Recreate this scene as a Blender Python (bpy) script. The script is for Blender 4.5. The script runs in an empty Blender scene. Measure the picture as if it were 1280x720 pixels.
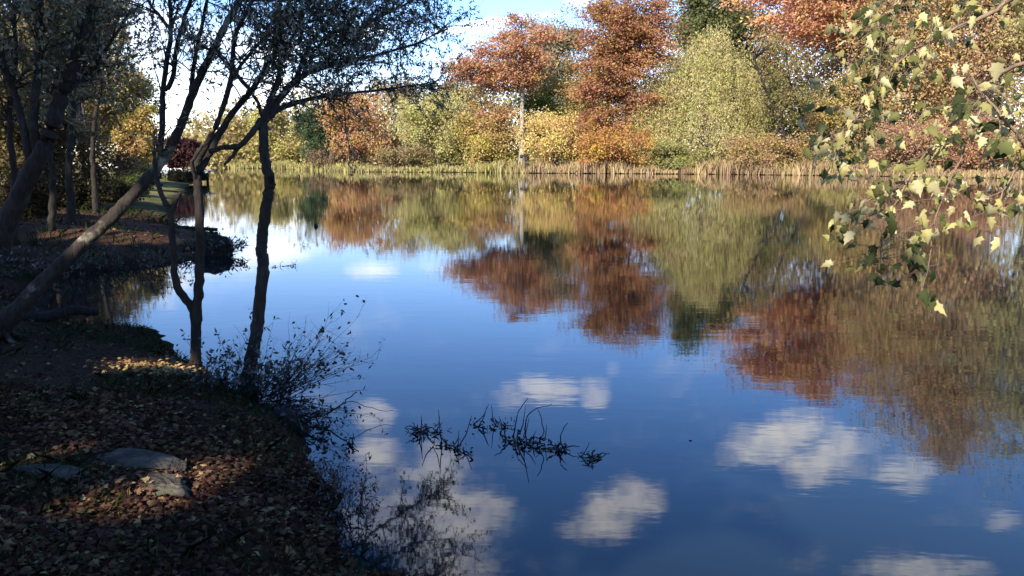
import bpy, math, random
import numpy as np
from mathutils import Vector, Matrix

R = math.radians
rng = np.random.default_rng(11)
random.seed(11)
scn = bpy.context.scene
col = scn.collection

# ------------------------------------------------------------------ camera
CAM_H, F, PITCH = 2.1, 1005.0, math.atan(168 / 1005.0)
cam_d = bpy.data.cameras.new("camera")
cam = bpy.data.objects.new("camera", cam_d)
col.objects.link(cam)
cam.location = (0, 0, CAM_H)
cam.rotation_euler = (R(90) - PITCH, 0, 0)
cam_d.sensor_width = 36.0
cam_d.lens = 36.0 * F / 1280.0
cam_d.clip_start, cam_d.clip_end = 0.05, 6000
scn.camera = cam
CP, SP = math.cos(PITCH), math.sin(PITCH)


def ray(u, v):
    a, b = (u - 640) / F, (360 - v) / F
    return Vector((a, CP + b * SP, -SP + b * CP))


def at(u, v, Y):
    d = ray(u, v)
    return Vector((0, 0, CAM_H)) + d * (Y / d.y)


def on(u, v, z=0.0):
    d = ray(u, v)
    return Vector((0, 0, CAM_H)) + d * ((z - CAM_H) / d.z)


# ------------------------------------------------------------------ sun, sky, exposure
SUN_AZ = Vector((-0.46, -0.888, 0)).normalized()      # horizontal direction towards the sun
SUN_EL = R(33)
sun_to = (SUN_AZ * math.cos(SUN_EL) + Vector((0, 0, math.sin(SUN_EL)))).normalized()
sun_d = bpy.data.lights.new("sun", 'SUN')
sun_d.energy, sun_d.angle, sun_d.color = 5.0, R(0.5), (1.0, 0.91, 0.79)
sun = bpy.data.objects.new("sun", sun_d)
col.objects.link(sun)
sun.rotation_euler = (-sun_to).to_track_quat('-Z', 'Y').to_euler()

scn.view_settings.view_transform = 'Standard'
scn.view_settings.look = 'None'
scn.view_settings.gamma = 1
scn.view_settings.exposure = 1.45
scn.view_settings.use_curve_mapping = False
scn.cycles.max_bounces = 6
scn.cycles.transparent_max_bounces = 4
scn.cycles.caustics_reflective = False
scn.cycles.caustics_refractive = False


class N:
    """tiny helper to write node trees"""
    def __init__(self, tree):
        self.t = tree
        tree.nodes.clear()

    def new(self, typ, **kw):
        n = self.t.nodes.new(typ)
        for k, val in kw.items():
            setattr(n, k, val)
        return n

    def put(self, sock, val):
        if isinstance(val, bpy.types.NodeSocket):
            self.t.links.new(val, sock)
        elif val is not None:
            sock.default_value = val

    def m(self, op, a, b=None, c=None, clamp=False):
        n = self.new('ShaderNodeMath', operation=op, use_clamp=clamp)
        self.put(n.inputs[0], a)
        self.put(n.inputs[1], b)
        self.put(n.inputs[2], c)
        return n.outputs[0]

    def mix(self, f, a, b):
        n = self.new('ShaderNodeMix', data_type='RGBA')
        self.put(n.inputs[0], f)
        self.put(n.inputs[6], a)
        self.put(n.inputs[7], b)
        return n.outputs[2]

    def noise(self, vec, scale, detail=3, rough=0.55):
        n = self.new('ShaderNodeTexNoise')
        if vec is not None:
            self.put(n.inputs['Vector'], vec)
        n.inputs['Scale'].default_value = scale
        n.inputs['Detail'].default_value = detail
        n.inputs['Roughness'].default_value = rough
        return n.outputs[0]

    def ramp(self, f, stops):
        n = self.new('ShaderNodeValToRGB')
        e = n.color_ramp.elements
        while len(e) < len(stops):
            e.new(0.5)
        for i, (p, c) in enumerate(stops):
            e[i].position = p
            e[i].color = tuple(c) + (1,) if len(c) == 3 else c
        self.put(n.inputs[0], f)
        return n.outputs[0]

    def smooth(self, x, lo, hi):
        n = self.new('ShaderNodeMapRange', interpolation_type='SMOOTHSTEP')
        self.put(n.inputs[0], x)
        n.inputs[1].default_value, n.inputs[2].default_value = lo, hi
        return n.outputs[0]


world = bpy.data.worlds.new("World")
scn.world = world
world.use_nodes = True
w = N(world.node_tree)
sky = w.new('ShaderNodeTexSky', sky_type='NISHITA', sun_disc=False)
sky.sun_elevation = SUN_EL
sky.sun_rotation = math.atan2(SUN_AZ.x, SUN_AZ.y)
sky.air_density, sky.dust_density, sky.ozone_density = 1.0, 0.15, 3.5
tc = w.new('ShaderNodeTexCoord')
sx = w.new('ShaderNodeSeparateXYZ')
w.put(sx.inputs[0], tc.outputs['Generated'])
yy = w.m('MAXIMUM', sx.outputs[1], 0.02)
cu, cv = w.m('DIVIDE', sx.outputs[0], yy), w.m('DIVIDE', sx.outputs[2], yy)
# (u, v, half width, half height, tilt) of the clouds; v < 192 seen straight, the others where the river mirrors them
CLOUDS = [(688, 487, 44, 17, 0, .8), (742, 488, 20, 24, 0, .75), (636, 497, 26, 17, .2, .6), (765, 462, 10, 10, 0, .3),
          (972, 548, 66, 32, .3, 1), (1035, 575, 62, 32, .25, 1), (1130, 592, 42, 26, -.2, .8),
          (768, 640, 64, 36, .45, 1), (466, 520, 26, 22, 0, .7), (470, 567, 34, 22, .2, .9),
          (545, 590, 44, 36, 0, .75), (575, 640, 62, 50, 0, .9), (490, 650, 55, 50, 0, .7), (560, 705, 70, 40, 0, .8),
          (1150, 712, 78, 22, 0, .9), (1255, 655, 22, 14, 0, .5), (465, 338, 30, 12, 0, .7), (262, 278, 75, 26, 0, .6),
          (240, 140, 75, 40, 0, .5), (350, 118, 55, 26, 0, .95), (300, 60, 90, 22, -.2, .6), (190, 60, 40, 60, 0, .5), (820, 55, 60, 18, 0, .8),
          (610, 30, 70, 7, .15, .55), (930, 90, 150, 22, 0, .6), (1090, 40, 150, 22, 0, .5), (1000, 470, 40, 14, 0, .3), (720, 372, 20, 10, 0, .3)]
vec2 = w.new('ShaderNodeCombineXYZ')
w.put(vec2.inputs[0], cu)
w.put(vec2.inputs[1], w.m('MULTIPLY', cv, 1.8))
nz = w.noise(vec2.outputs[0], 15, 6, 0.6)
nz2 = w.noise(vec2.outputs[0], 50, 3, 0.6)
wob = w.m('ADD', w.m('MULTIPLY', w.m('SUBTRACT', nz, 0.5), 3.4), w.m('MULTIPLY', w.m('SUBTRACT', nz2, 0.5), 1.0))
total = None
for (u, v, hw, hh, tilt, s) in CLOUDS:
    d = ray(u, v)
    u0, v0 = d.x / d.y, abs(d.z) / d.y
    du, dv = w.m('SUBTRACT', cu, u0), w.m('SUBTRACT', cv, v0)
    a = hw / F * 1.16
    b = hh / F * 1.12
    tl = -tilt if v > 192 else tilt
    ct, st = math.cos(tl), math.sin(tl)
    p = w.m('ADD', w.m('MULTIPLY', du, ct / a), w.m('MULTIPLY', dv, st / a))
    q = w.m('ADD', w.m('MULTIPLY', du, -st / b), w.m('MULTIPLY', dv, ct / b))
    r = w.m('ADD', w.m('MULTIPLY', p, p), w.m('MULTIPLY', q, q))
    f = w.smooth(w.m('ADD', w.m('SUBTRACT', 1.0, r), wob), -0.35, 1.5)
    f = w.m('MULTIPLY', f, s)
    total = f if total is None else w.m('MAXIMUM', total, f)
front = w.smooth(sx.outputs[1], 0.05, 0.3)
total = w.m('MULTIPLY', total, front)
# thin scattered cloud over the rest of the sky
wisp = w.m('MULTIPLY', w.m('MULTIPLY', w.smooth(w.noise(vec2.outputs[0], 6.5, 5, .62), .52, .8), front), .22)
total = w.m('MAXIMUM', total, wisp)
gen = w.m('MULTIPLY', w.smooth(w.noise(tc.outputs['Generated'], 3.4, 5, .6), 0.60, 0.80), w.m('SUBTRACT', 1.0, front))
total = w.m('MAXIMUM', total, w.m('MULTIPLY', gen, 0.8))
SKY_S = 0.13
skyc = w.new('ShaderNodeHueSaturation')
skyc.inputs['Saturation'].default_value = 1.22
w.put(skyc.inputs['Color'], sky.outputs[0])
tint = w.new('ShaderNodeMix', data_type='RGBA', blend_type='MULTIPLY')
tint.inputs[0].default_value = 1
w.put(tint.inputs[6], skyc.outputs[0])
tint.inputs[7].default_value = (1.0, .87, 1.0, 1)
clouded = w.mix(total, tint.outputs[2], (8.0, 7.8, 7.9, 1))
bg = w.new('ShaderNodeBackground')
w.put(bg.inputs[0], clouded)
bg.inputs[1].default_value = SKY_S
wo = w.new('ShaderNodeOutputWorld')
w.put(wo.inputs[0], bg.outputs[0])


# ------------------------------------------------------------------ materials
def material(name):
    mt = bpy.data.materials.new(name)
    mt.use_nodes = True
    return mt, N(mt.node_tree)


def finish(n, shader, disp=None):
    o = n.new('ShaderNodeOutputMaterial')
    n.put(o.inputs[0], shader)


def bump(n, h, strength, dist):
    b = n.new('ShaderNodeBump')
    b.inputs['Strength'].default_value = strength
    b.inputs['Distance'].default_value = dist
    n.put(b.inputs['Height'], h)
    return b.outputs[0]


def foliage_material(name, translucency=0.35, gloss=0.0, spread=0.07, ramp=None, clump=0.55, blend=0.0):
    """colour from the object's own colour, varied leaf by leaf and clump by clump"""
    mt, n = material(name)
    geo = n.new('ShaderNodeNewGeometry')
    rnd = geo.outputs['Random Per Island']
    oc = n.new('ShaderNodeTexCoord').outputs['Object']
    if ramp:
        if blend:
            rf = n.m('ADD', n.m('MULTIPLY', rnd, 1 - blend), n.m('MULTIPLY', n.smooth(n.noise(oc, clump, 2), .3, .7), blend))
        else:
            rf = rnd
        base = n.ramp(rf, ramp)
    else:
        oi = n.new('ShaderNodeObjectInfo')
        base = oi.outputs['Color']
    cl = n.noise(oc, clump, 2)
    hs = n.new('ShaderNodeHueSaturation')
    n.put(hs.inputs['Hue'], n.m('ADD', 0.5, n.m('ADD', n.m('MULTIPLY', n.m('SUBTRACT', rnd, 0.5), spread), n.m('MULTIPLY', n.m('SUBTRACT', cl, 0.5), spread * 1.7))))
    n.put(hs.inputs['Saturation'], n.m('ADD', 0.78, n.m('MULTIPLY', cl, 0.35)))
    cl2 = n.noise(oc, clump * 2.1, 3)
    rnd2 = n.m('FRACT', n.m('MULTIPLY', rnd, 17.3))
    n.put(hs.inputs['Value'], n.m('ADD', n.m('ADD', 0.48, n.m('MULTIPLY', rnd2, 0.46)), n.m('MULTIPLY', cl2, 0.6)))
    n.put(hs.inputs['Color'], base)
    df = n.new('ShaderNodeBsdfDiffuse')
    n.put(df.inputs[0], hs.outputs[0])
    tr = n.new('ShaderNodeBsdfTranslucent')
    n.put(tr.inputs[0], hs.outputs[0])
    mx = n.new('ShaderNodeMixShader')
    mx.inputs[0].default_value = translucency
    n.put(mx.inputs[1], df.outputs[0])
    n.put(mx.inputs[2], tr.outputs[0])
    out = mx.outputs[0]
    if gloss:
        g = n.new('ShaderNodeBsdfGlossy')
        g.inputs['Roughness'].default_value = 0.38
        m2 = n.new('ShaderNodeMixShader')
        m2.inputs[0].default_value = gloss
        n.put(m2.inputs[1], out)
        n.put(m2.inputs[2], g.outputs[0])
        out = m2.outputs[0]
    finish(n, out)
    return mt


M_FOL = foliage_material('foliage', 0.48)
M_NEARLEAF = foliage_material('small_leaves', 0.25, 0.05, 0.05, clump=2.0)
M_BIGLEAF = foliage_material('lobed_leaves', 0.42, 0.0, 0.03, clump=2.2, blend=.35, ramp=[
    (0.0, (.026, .038, .014)), (0.25, (.045, .060, .020)), (0.37, (.11, .12, .038)), (0.46, (.24, .23, .075)),
    (0.56, (.40, .34, .12)), (0.72, (.44, .39, .22)), (0.90, (.36, .28, .14)), (1.0, (.26, .17, .08))])
M_LITTER = foliage_material('litter_leaves', 0.1, 0.0, 0.03, clump=2.0, ramp=[
    (0.0, (.022, .009, .006)), (0.4, (.055, .025, .015)), (0.7, (.085, .044, .024)), (0.90, (.11, .062, .032)),
    (0.96, (.17, .11, .05)), (1.0, (.26, .18, .07))])
M_REED = foliage_material('dry_reeds', 0.3, 0.0, 0.03, clump=0.25, ramp=[
    (0.0, (.16, .12, .05)), (0.4, (.28, .24, .09)), (0.75, (.36, .31, .12)), (1.0, (.27, .26, .09))])
M_GRASS = foliage_material('dark_grass', 0.25, 0.0, 0.04, clump=1.0, ramp=[
    (0.0, (.010, .018, .007)), (0.6, (.022, .034, .011)), (1.0, (.06, .055, .02))])


def bark_material(name, c0, c1, scale=6, patch=None, bstr=1.0):
    mt, n = material(name)
    oc = n.new('ShaderNodeTexCoord').outputs['Object']
    mp = n.new('ShaderNodeMapping')
    n.put(mp.inputs[0], oc)
    mp.inputs['Scale'].default_value = (1, 1, 0.25)
    a = n.noise(mp.outputs[0], scale * 3, 5, .65)
    c = n.ramp(a, [(0.3, c0), (0.7, c1)])
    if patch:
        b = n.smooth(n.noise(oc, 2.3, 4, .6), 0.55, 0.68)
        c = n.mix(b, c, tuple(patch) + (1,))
    p = n.new('ShaderNodeBsdfPrincipled')
    n.put(p.inputs['Base Color'], c)
    p.inputs['Roughness'].default_value = 0.9
    p.inputs['Specular IOR Level'].default_value = 0.2
    n.put(p.inputs['Normal'], bump(n, a, bstr, 0.03))
    finish(n, p.outputs[0])
    return mt


M_BARK = bark_material('dark_bark', (.010, .008, .006), (.034, .027, .021), patch=(.048, .047, .034))
M_BARKSUN = bark_material('sun_patched_bark', (.010, .008, .006), (.038, .030, .023), patch=(.21, .19, .13))  # pale patch colour stands for sunlight on the leaning trunk
M_BARKP = bark_material('pale_bark', (.13, .11, .09), (.34, .30, .25), 2)
M_BARKD = bark_material('grey_brown_bark', (.045, .036, .028), (.14, .115, .09), 2)
M_TWIG = bark_material('tan_twig', (.10, .07, .045), (.24, .17, .11), 6)
M_WET = bark_material('wet_wood', (.007, .006, .005), (.026, .020, .016), 6)

# leaf litter and soil of the bank, olive grass further out
mt, n = material('bank_soil')
oc = n.new('ShaderNodeTexCoord').outputs['Object']
fine = n.noise(oc, 22, 5, .7)
med = n.noise(oc, 3.2, 4, .6)
big = n.noise(oc, 0.7, 3, .5)
vor = n.new('ShaderNodeTexVoronoi')
n.put(vor.inputs['Vector'], oc)
vor.inputs['Scale'].default_value = 26
lit = n.ramp(n.m('ADD', n.m('MULTIPLY', vor.outputs['Distance'], .7), n.m('MULTIPLY', fine, .5)),
             [(0.25, (.007, .005, .004)), (0.5, (.019, .011, .007)), (0.75, (.045, .026, .015))])
moss = n.ramp(fine, [(0.3, (.010, .014, .005)), (0.7, (.03, .034, .012))])
c = n.mix(n.smooth(med, 0.50, 0.66), lit, moss)
sep = n.new('ShaderNodeSeparateXYZ')
n.put(sep.inputs[0], oc)
gr = n.ramp(n.noise(oc, .5, 5, .65), [(0.3, (.06, .07, .022)), (0.55, (.13, .12, .045)), (0.75, (.20, .15, .07))])
far = n.smooth(n.m('ADD', sep.outputs[1], n.m('MULTIPLY', big, 6)), 26, 40)
c = n.mix(far, c, gr)
sand = n.ramp(n.noise(oc, 1.3, 5, .65), [(0.3, (.03, .016, .010)), (0.7, (.11, .058, .034))])
bare = n.m('MULTIPLY', n.smooth(sep.outputs[1], 12.5, 14.5), n.m('SUBTRACT', 1.0, n.smooth(n.m('ADD', sep.outputs[1], n.m('MULTIPLY', med, 4)), 24, 28)))
c = n.mix(n.m('MULTIPLY', bare, 0.9), c, sand)
wet = n.m('SUBTRACT', 1.0, n.smooth(n.m('ADD', sep.outputs[2], n.m('MULTIPLY', med, .10)), .06, .17))
c = n.mix(n.m('MULTIPLY', wet, .75), c, (.010, .007, .005, 1))
p = n.new('ShaderNodeBsdfPrincipled')
n.put(p.inputs['Base Color'], c)
p.inputs['Roughness'].default_value = 0.95
p.inputs['Specular IOR Level'].default_value = 0.03
n.put(p.inputs['Normal'], bump(n, n.m('ADD', fine, n.m('MULTIPLY', vor.outputs['Distance'], .8)), 0.8, 0.03))
finish(n, p.outputs[0])
M_SOIL = mt

mt, n = material('river_water')
oc = n.new('ShaderNodeTexCoord').outputs['Object']
mp = n.new('ShaderNodeMapping')
n.put(mp.inputs[0], oc)
mp.inputs['Scale'].default_value = (0.55, 1.5, 1)
mp.inputs['Rotation'].default_value = (0, 0, R(7))
w1 = n.noise(mp.outputs[0], 2.2, 3, .55)
w2 = n.noise(mp.outputs[0], 8.0, 2, .5)
w3 = n.noise(oc, 0.12, 3, .5)
amp = n.m('ADD', 0.35, n.m('MULTIPLY', n.smooth(w3, .35, .65), 0.9))
h = n.m('MULTIPLY', n.m('ADD', w1, n.m('MULTIPLY', w2, .22)), amp)
p = n.new('ShaderNodeBsdfPrincipled')
p.inputs['Base Color'].default_value = (.006, .010, .011, 1)
p.inputs['Roughness'].default_value = 0.025
p.inputs['IOR'].default_value = 1.46
n.put(p.inputs['Normal'], bump(n, h, 1.0, 0.0012))
finish(n, p.outputs[0])
M_WATER = mt

mt, n = material('grey_stone')
oc = n.new('ShaderNodeTexCoord').outputs['Object']
a = n.noise(oc, 7, 6, .65)
b = n.noise(oc, 30, 4, .6)
c = n.ramp(a, [(0.3, (.022, .019, .015)), (0.52, (.055, .047, .037)), (0.75, (.14, .118, .09))])
c = n.mix(n.smooth(n.noise(oc, 4, 3, .5), .58, .7), c, (.05, .055, .03, 1))
p = n.new('ShaderNodeBsdfPrincipled')
n.put(p.inputs['Base Color'], c)
p.inputs['Specular IOR Level'].default_value = 0.1
p.inputs['Roughness'].default_value = 0.95
n.put(p.inputs['Normal'], bump(n, n.m('ADD', a, n.m('MULTIPLY', b, .6)), 1.0, 0.04))
finish(n, p.outputs[0])
M_STONE = mt

mt, n = material('weathered_paint')
oc = n.new('ShaderNodeTexCoord').outputs['Object']
c = n.ramp(n.noise(oc, 3, 5, .6), [(0.3, (.15, .19, .25)), (0.7, (.25, .30, .36))])
p = n.new('ShaderNodeBsdfPrincipled')
n.put(p.inputs['Base Color'], c)
p.inputs['Roughness'].default_value = 0.6
finish(n, p.outputs[0])
M_PALE = mt


# ------------------------------------------------------------------ mesh helpers
def link(name, me, mat, parent=None):
    o = bpy.data.objects.new(name, me)
    col.objects.link(o)
    if mat and not me.materials:
        me.materials.append(mat)
    if parent:
        o.parent = parent
    return o


def np_mesh(name, verts, faces, smooth=False):
    """verts (n,3), faces (m,k) all of one size"""
    verts = np.asarray(verts, np.float32)
    faces = np.asarray(faces, np.int32)
    me = bpy.data.meshes.new(name)
    m, k = faces.shape
    me.vertices.add(len(verts))
    me.vertices.foreach_set('co', verts.ravel())
    me.loops.add(m * k)
    me.loops.foreach_set('vertex_index', faces.ravel())
    me.polygons.add(m)
    me.polygons.foreach_set('loop_start', np.arange(0, m * k, k, dtype=np.int32))
    me.polygons.foreach_set('loop_total', np.full(m, k, np.int32))
    if smooth:
        me.polygons.foreach_set('use_smooth', np.ones(m, bool))
    me.update(calc_edges=True)
    return me


class MB:
    def __init__(self):
        self.v, self.f = [], []

    def tube(self, pts, rad, sides=7, cap=True, rough=0.0):
        pts = [Vector(p) for p in pts]
        if len(pts) < 2:
            return
        base = len(self.v)
        up = Vector((0.31, 0.17, 0.93)).normalized()
        for i, p in enumerate(pts):
            t = (pts[min(i + 1, len(pts) - 1)] - pts[max(i - 1, 0)])
            if t.length < 1e-6:
                t = Vector((0, 0, 1))
            t.normalize()
            a = t.cross(up)
            if a.length < 0.05:
                a = t.cross(Vector((1, 0, 0)))
            a.normalize()
            b = t.cross(a)
            r = rad[i] if hasattr(rad, '__len__') else rad
            for k in range(sides):
                an = 2 * math.pi * k / sides
                if rough:
                    rk = r * (1 + rough * (.6 * math.sin(3 * an + i * .35) + .5 * math.sin(5 * an - i * .8 + 1) + random.uniform(-.9, .9)))
                    self.v.append(tuple(p + (a * math.cos(an) + b * math.sin(an)) * rk))
                    continue
                self.v.append(tuple(p + (a * math.cos(an) + b * math.sin(an)) * r))
        for i in range(len(pts) - 1):
            for k in range(sides):
                k2 = (k + 1) % sides
                self.f.append((base + i * sides + k, base + i * sides + k2, base + (i + 1) * sides + k2, base + (i + 1) * sides + k))
        if cap:
            self.f.append(tuple(base + (len(pts) - 1) * sides + k for k in range(sides)))
            self.f.append(tuple(base + k for k in reversed(range(sides))))

    def box(self, lo, hi):
        b = len(self.v)
        for x in (lo[0], hi[0]):
            for y in (lo[1], hi[1]):
                for z in (lo[2], hi[2]):
                    self.v.append((x, y, z))
        for q in ((0, 1, 3, 2), (4, 6, 7, 5), (0, 4, 5, 1), (2, 3, 7, 6), (0, 2, 6, 4), (1, 5, 7, 3)):
            self.f.append(tuple(b + i for i in q))

    def build(self, name, mat, parent=None, smooth=True):
        me = bpy.data.meshes.new(name)
        off = Vector(parent.location) if parent else Vector((0, 0, 0))
        me.from_pydata([(x - off.x, y - off.y, z - off.z) for x, y, z in self.v], [], self.f)
        if smooth:
            for p in me.polygons:
                p.use_smooth = True
        me.update()
        return link(name, me, mat, parent)


def catmull(pts, n=5):
    pts = [np.array(p, float) for p in pts]
    P = [pts[0] * 2 - pts[1]] + pts + [pts[-1] * 2 - pts[-2]]
    out = []
    for i in range(1, len(P) - 2):
        for k in range(n):
            t = k / n
            a, b, c, d = P[i - 1], P[i], P[i + 1], P[i + 2]
            out.append(0.5 * ((2 * b) + (c - a) * t + (2 * a - 5 * b + 4 * c - d) * t * t + (3 * b - a - 3 * c + d) * t ** 3))
    out.append(P[-2])
    return out


def rand_unit(n):
    v = rng.normal(size=(n, 3))
    return v / np.linalg.norm(v, axis=1, keepdims=True)


def leaf_cards(pos, length, width, axis=None, axis_jit=1.0, up_bias=0.35):
    """one folded-free rhombus per point; axis = preferred direction of the leaf"""
    n = len(pos)
    t = rand_unit(n) * axis_jit
    if axis is not None:
        t = t + axis
    t /= np.linalg.norm(t, axis=1, keepdims=True) + 1e-9
    nn = rand_unit(n) + np.array([0, 0, up_bias])
    b = np.cross(nn, t)
    b /= np.linalg.norm(b, axis=1, keepdims=True) + 1e-9
    L = (length * rng.uniform(.6, 1.3, n))[:, None] * 0.5
    W = (width * rng.uniform(.6, 1.3, n))[:, None] * 0.5
    sk = rng.uniform(-.25, .35, n)[:, None]
    V = np.stack([pos - t * L, pos + b * W + t * L * sk, pos + t * L, pos - b * W + t * L * sk], 1).reshape(-1, 3)
    return V, np.arange(4 * n, dtype=np.int32).reshape(-1, 4)


def scatter(tv, tf, pos, rot, scale):
    """copies of a template (tv, tf) as one mesh; rot (n,3,3)"""
    n, k = len(pos), len(tv)
    V = np.einsum('nij,kj->nki', rot, tv) * np.asarray(scale)[:, None, None] + pos[:, None, :]
    Fc = (tf[None] + (np.arange(n) * k)[:, None, None]).reshape(-1, tf.shape[1])
    return V.reshape(-1, 3), Fc


def thing(name, label, cat, loc=(0, 0, 0), group=None):
    o = bpy.data.objects.new(name, None)
    col.objects.link(o)
    o.location = loc
    o.empty_display_size = 0.3
    o['label'], o['category'] = label, cat
    if group:
        o['group'] = group
    return o


def tag(o, label, cat, group=None):
    o['label'], o['category'] = label, cat
    if group:
        o['group'] = group
    return o


def np_part(name, V, Fc, mat, parent, color=None, smooth=False):
    off = np.array(parent.location) if parent else np.zeros(3)
    o = link(name, np_mesh(name, V - off, Fc, smooth), mat, parent)
    if color:
        o.color = tuple(color) + (1,)
    return o


# ------------------------------------------------------------------ river and ground
near_px = [(475, 730), (440, 665), (415, 625), (392, 588), (372, 556), (345, 522), (300, 488), (258, 462), (245, 447), (205, 432),
           (192, 415), (150, 407), (110, 405), (70, 400), (42, 385), (45, 362), (60, 345), (110, 338), (170, 334), (215, 328), (245, 322), (282, 312), (292, 303),
           (272, 292), (232, 287), (220, 278), (216, 262), (228, 243), (246, 229), (258, 221), (262, 216)]
shore = [tuple(on(u, v)[:2]) for u, v in near_px]
river = [(260, 2), (40, 1.0), (12, 1.8), (6, 2.4), (2.5, 2.7), (0.4, 2.9)] + shore + [(-62, 118), (-75, 150), (-110, 190), (-170, 230), (-160, 270)]
farshore_px = [(262, 209.5), (300, 210.5), (345, 211), (400, 213), (440, 215), (520, 215.5), (600, 216), (660, 216.5), (740, 217), (820, 217.5), (900, 218),
               (980, 219), (1060, 220), (1140, 221), (1220, 222.5), (1290, 224)]
farshore = [tuple(on(u, v)[:2]) for u, v in farshore_px]
river += [(-95, 205)] + farshore + [(75, 62), (110, 55), (170, 48), (260, 44)]
RIV = np.array(river)


def signed(x, y):
    """distance to the waterline: + on land, - in the river"""
    x, y = np.asarray(x, float), np.asarray(y, float)
    d2 = np.full(x.shape, 1e12)
    inside = np.zeros(x.shape, bool)
    m = len(RIV)
    for i in range(m):
        ax, ay = RIV[i]
        bx, by = RIV[(i + 1) % m]
        ex, ey = bx - ax, by - ay
        t = np.clip(((x - ax) * ex + (y - ay) * ey) / (ex * ex + ey * ey + 1e-12), 0, 1)
        d2 = np.minimum(d2, (x - ax - t * ex) ** 2 + (y - ay - t * ey) ** 2)
        cond = (ay > y) != (by > y)
        with np.errstate(divide='ignore', invalid='ignore'):
            xi = ax + (y - ay) * ex / (ey if abs(ey) > 1e-12 else 1e-12)
        inside ^= cond & (x < xi)
    d = np.sqrt(d2)
    return np.where(inside, -d, d)


_ph = np.random.default_rng(3).uniform(0, 6.28, (60, 2))


def fbm(x, y, f0=0.35, oct_=6):
    s = np.zeros(np.shape(x))
    k = 0
    for o in range(oct_):
        fr = f0 * 2 ** o
        for j in range(3):
            an = 2.1 * j + 0.7 * o
            s = s + (0.55 ** o) * np.sin(fr * (x * math.cos(an) + y * math.sin(an)) * 3.1 + _ph[k, 0] + 1.3 * np.sin(fr * (y * math.cos(an) - x * math.sin(an)) * 2.3 + _ph[k, 1]))
            k += 1
    return s / 3


def ground_z(x, y):
    x, y = np.asarray(x, float), np.asarray(y, float)
    wob = 0.16 * fbm(x, y, 0.9, 5) * np.clip(y / 4, 0, 1)
    d = signed(x, y) + wob
    step = np.interp(y, [5.5, 7.5], [0.30, 0.10])
    land = step * (1 - np.exp(-np.maximum(d, 0) / 0.28)) + np.interp(y, [5.5, 8], [.10, .075]) * np.minimum(np.maximum(d, 0), 4.5) \
        + 0.02 * np.clip(d - 4.5, 0, 60)
    land = land + 0.035 * fbm(x, y, 0.5, 7) * np.clip(np.maximum(d, 0) / 0.5, 0, 1)
    spit = np.clip((y - 13.0) / 2, 0, 1) * np.clip((30 - y) / 6, 0, 1)
    flat = 0.40 * (1 - np.exp(-np.maximum(d, 0) / 1.5)) + 0.03 * np.minimum(np.maximum(d, 0), 10) + 0.07 * fbm(x, y, .55, 7) * np.clip(d / 1.5, 0, 1)
    land = land * (1 - spit) + flat * spit
    bed = np.maximum(d * 0.35, -1.6)
    return np.where(d > 0, land, bed)


def axis_pts(lo, hi, step, lim0, lim1):
    a = list(np.arange(lo, hi, step))
    s, x = step, a[0]
    left = []
    while x > lim0:
        s *= 1.13
        x -= s
        left.append(x)
    s, x = step, a[-1]
    right = []
    while x < lim1:
        s = min(s * 1.09, 40) if x < 200 else s * 1.2
        x += s
        right.append(x)
    return np.array(left[::-1] + a + right)


gx = axis_pts(-9.5, 2.0, 0.085, -2500, 2500)
gy = axis_pts(2.0, 14.0, 0.085, -2500, 3000)
GX, GY = np.meshgrid(gx, gy)
GZ = ground_z(GX, GY)
nx, ny = len(gx), len(gy)
idx = np.arange(nx * ny).reshape(ny, nx)
gf = np.stack([idx[:-1, :-1], idx[:-1, 1:], idx[1:, 1:], idx[1:, :-1]], -1).reshape(-1, 4)
ground = link('ground', np_mesh('ground', np.stack([GX, GY, GZ], -1).reshape(-1, 3), gf, True), M_SOIL)
ground['kind'] = 'structure'

wx = np.array([-2500, -400, -60, 60, 400, 2500.0])
wy = np.array([-2500, -200, 0, 60, 400, 3000.0])
WX, WY = np.meshgrid(wx, wy)
idx = np.arange(36).reshape(6, 6)
wf = np.stack([idx[:-1, :-1], idx[:-1, 1:], idx[1:, 1:], idx[1:, :-1]], -1).reshape(-1, 4)
water = link('river_water', np_mesh('river_water', np.stack([WX, WY, WX * 0], -1).reshape(-1, 3), wf), M_WATER)
water['kind'] = 'structure'


def gz(x, y):
    return float(ground_z(np.array([x]), np.array([y]))[0])


# ------------------------------------------------------------------ trees seen whole, across the river and in the wood
SH_GROUP = 'shade trees on the bank behind the viewpoint'


# spots to be sunlit, shade tree leaves are cut away from them towards the sun: pixel, depth, radius of the gap
SUNLIT = [(135, 277, 8.35, .30), (150, 262, 8.4, .25), (115, 294, 8.3, .25), (190, 457, 7.36, .20), (222, 460, 7.2, .20), (207, 603, 3.93, .16), (45, 552, 4.3, .10),
          (95, 280, 17, .5), (170, 296, 17, .35), (125, 279, 17, .4), (28, 210, 15, .4), (245, 240, 7.6, .25), (250, 200, 7.7, .25)]


def sun_gaps(pos):
    keep = np.ones(len(pos), bool)
    for (u, v, Y, r) in SUNLIT:
        a = np.array(at(u, v, Y))
        d = np.array(sun_to)
        q = pos - a
        t = q @ d
        keep &= ~((np.linalg.norm(q - t[:, None] * d, axis=1) < r + .17) & (t > 0))
    return keep


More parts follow.
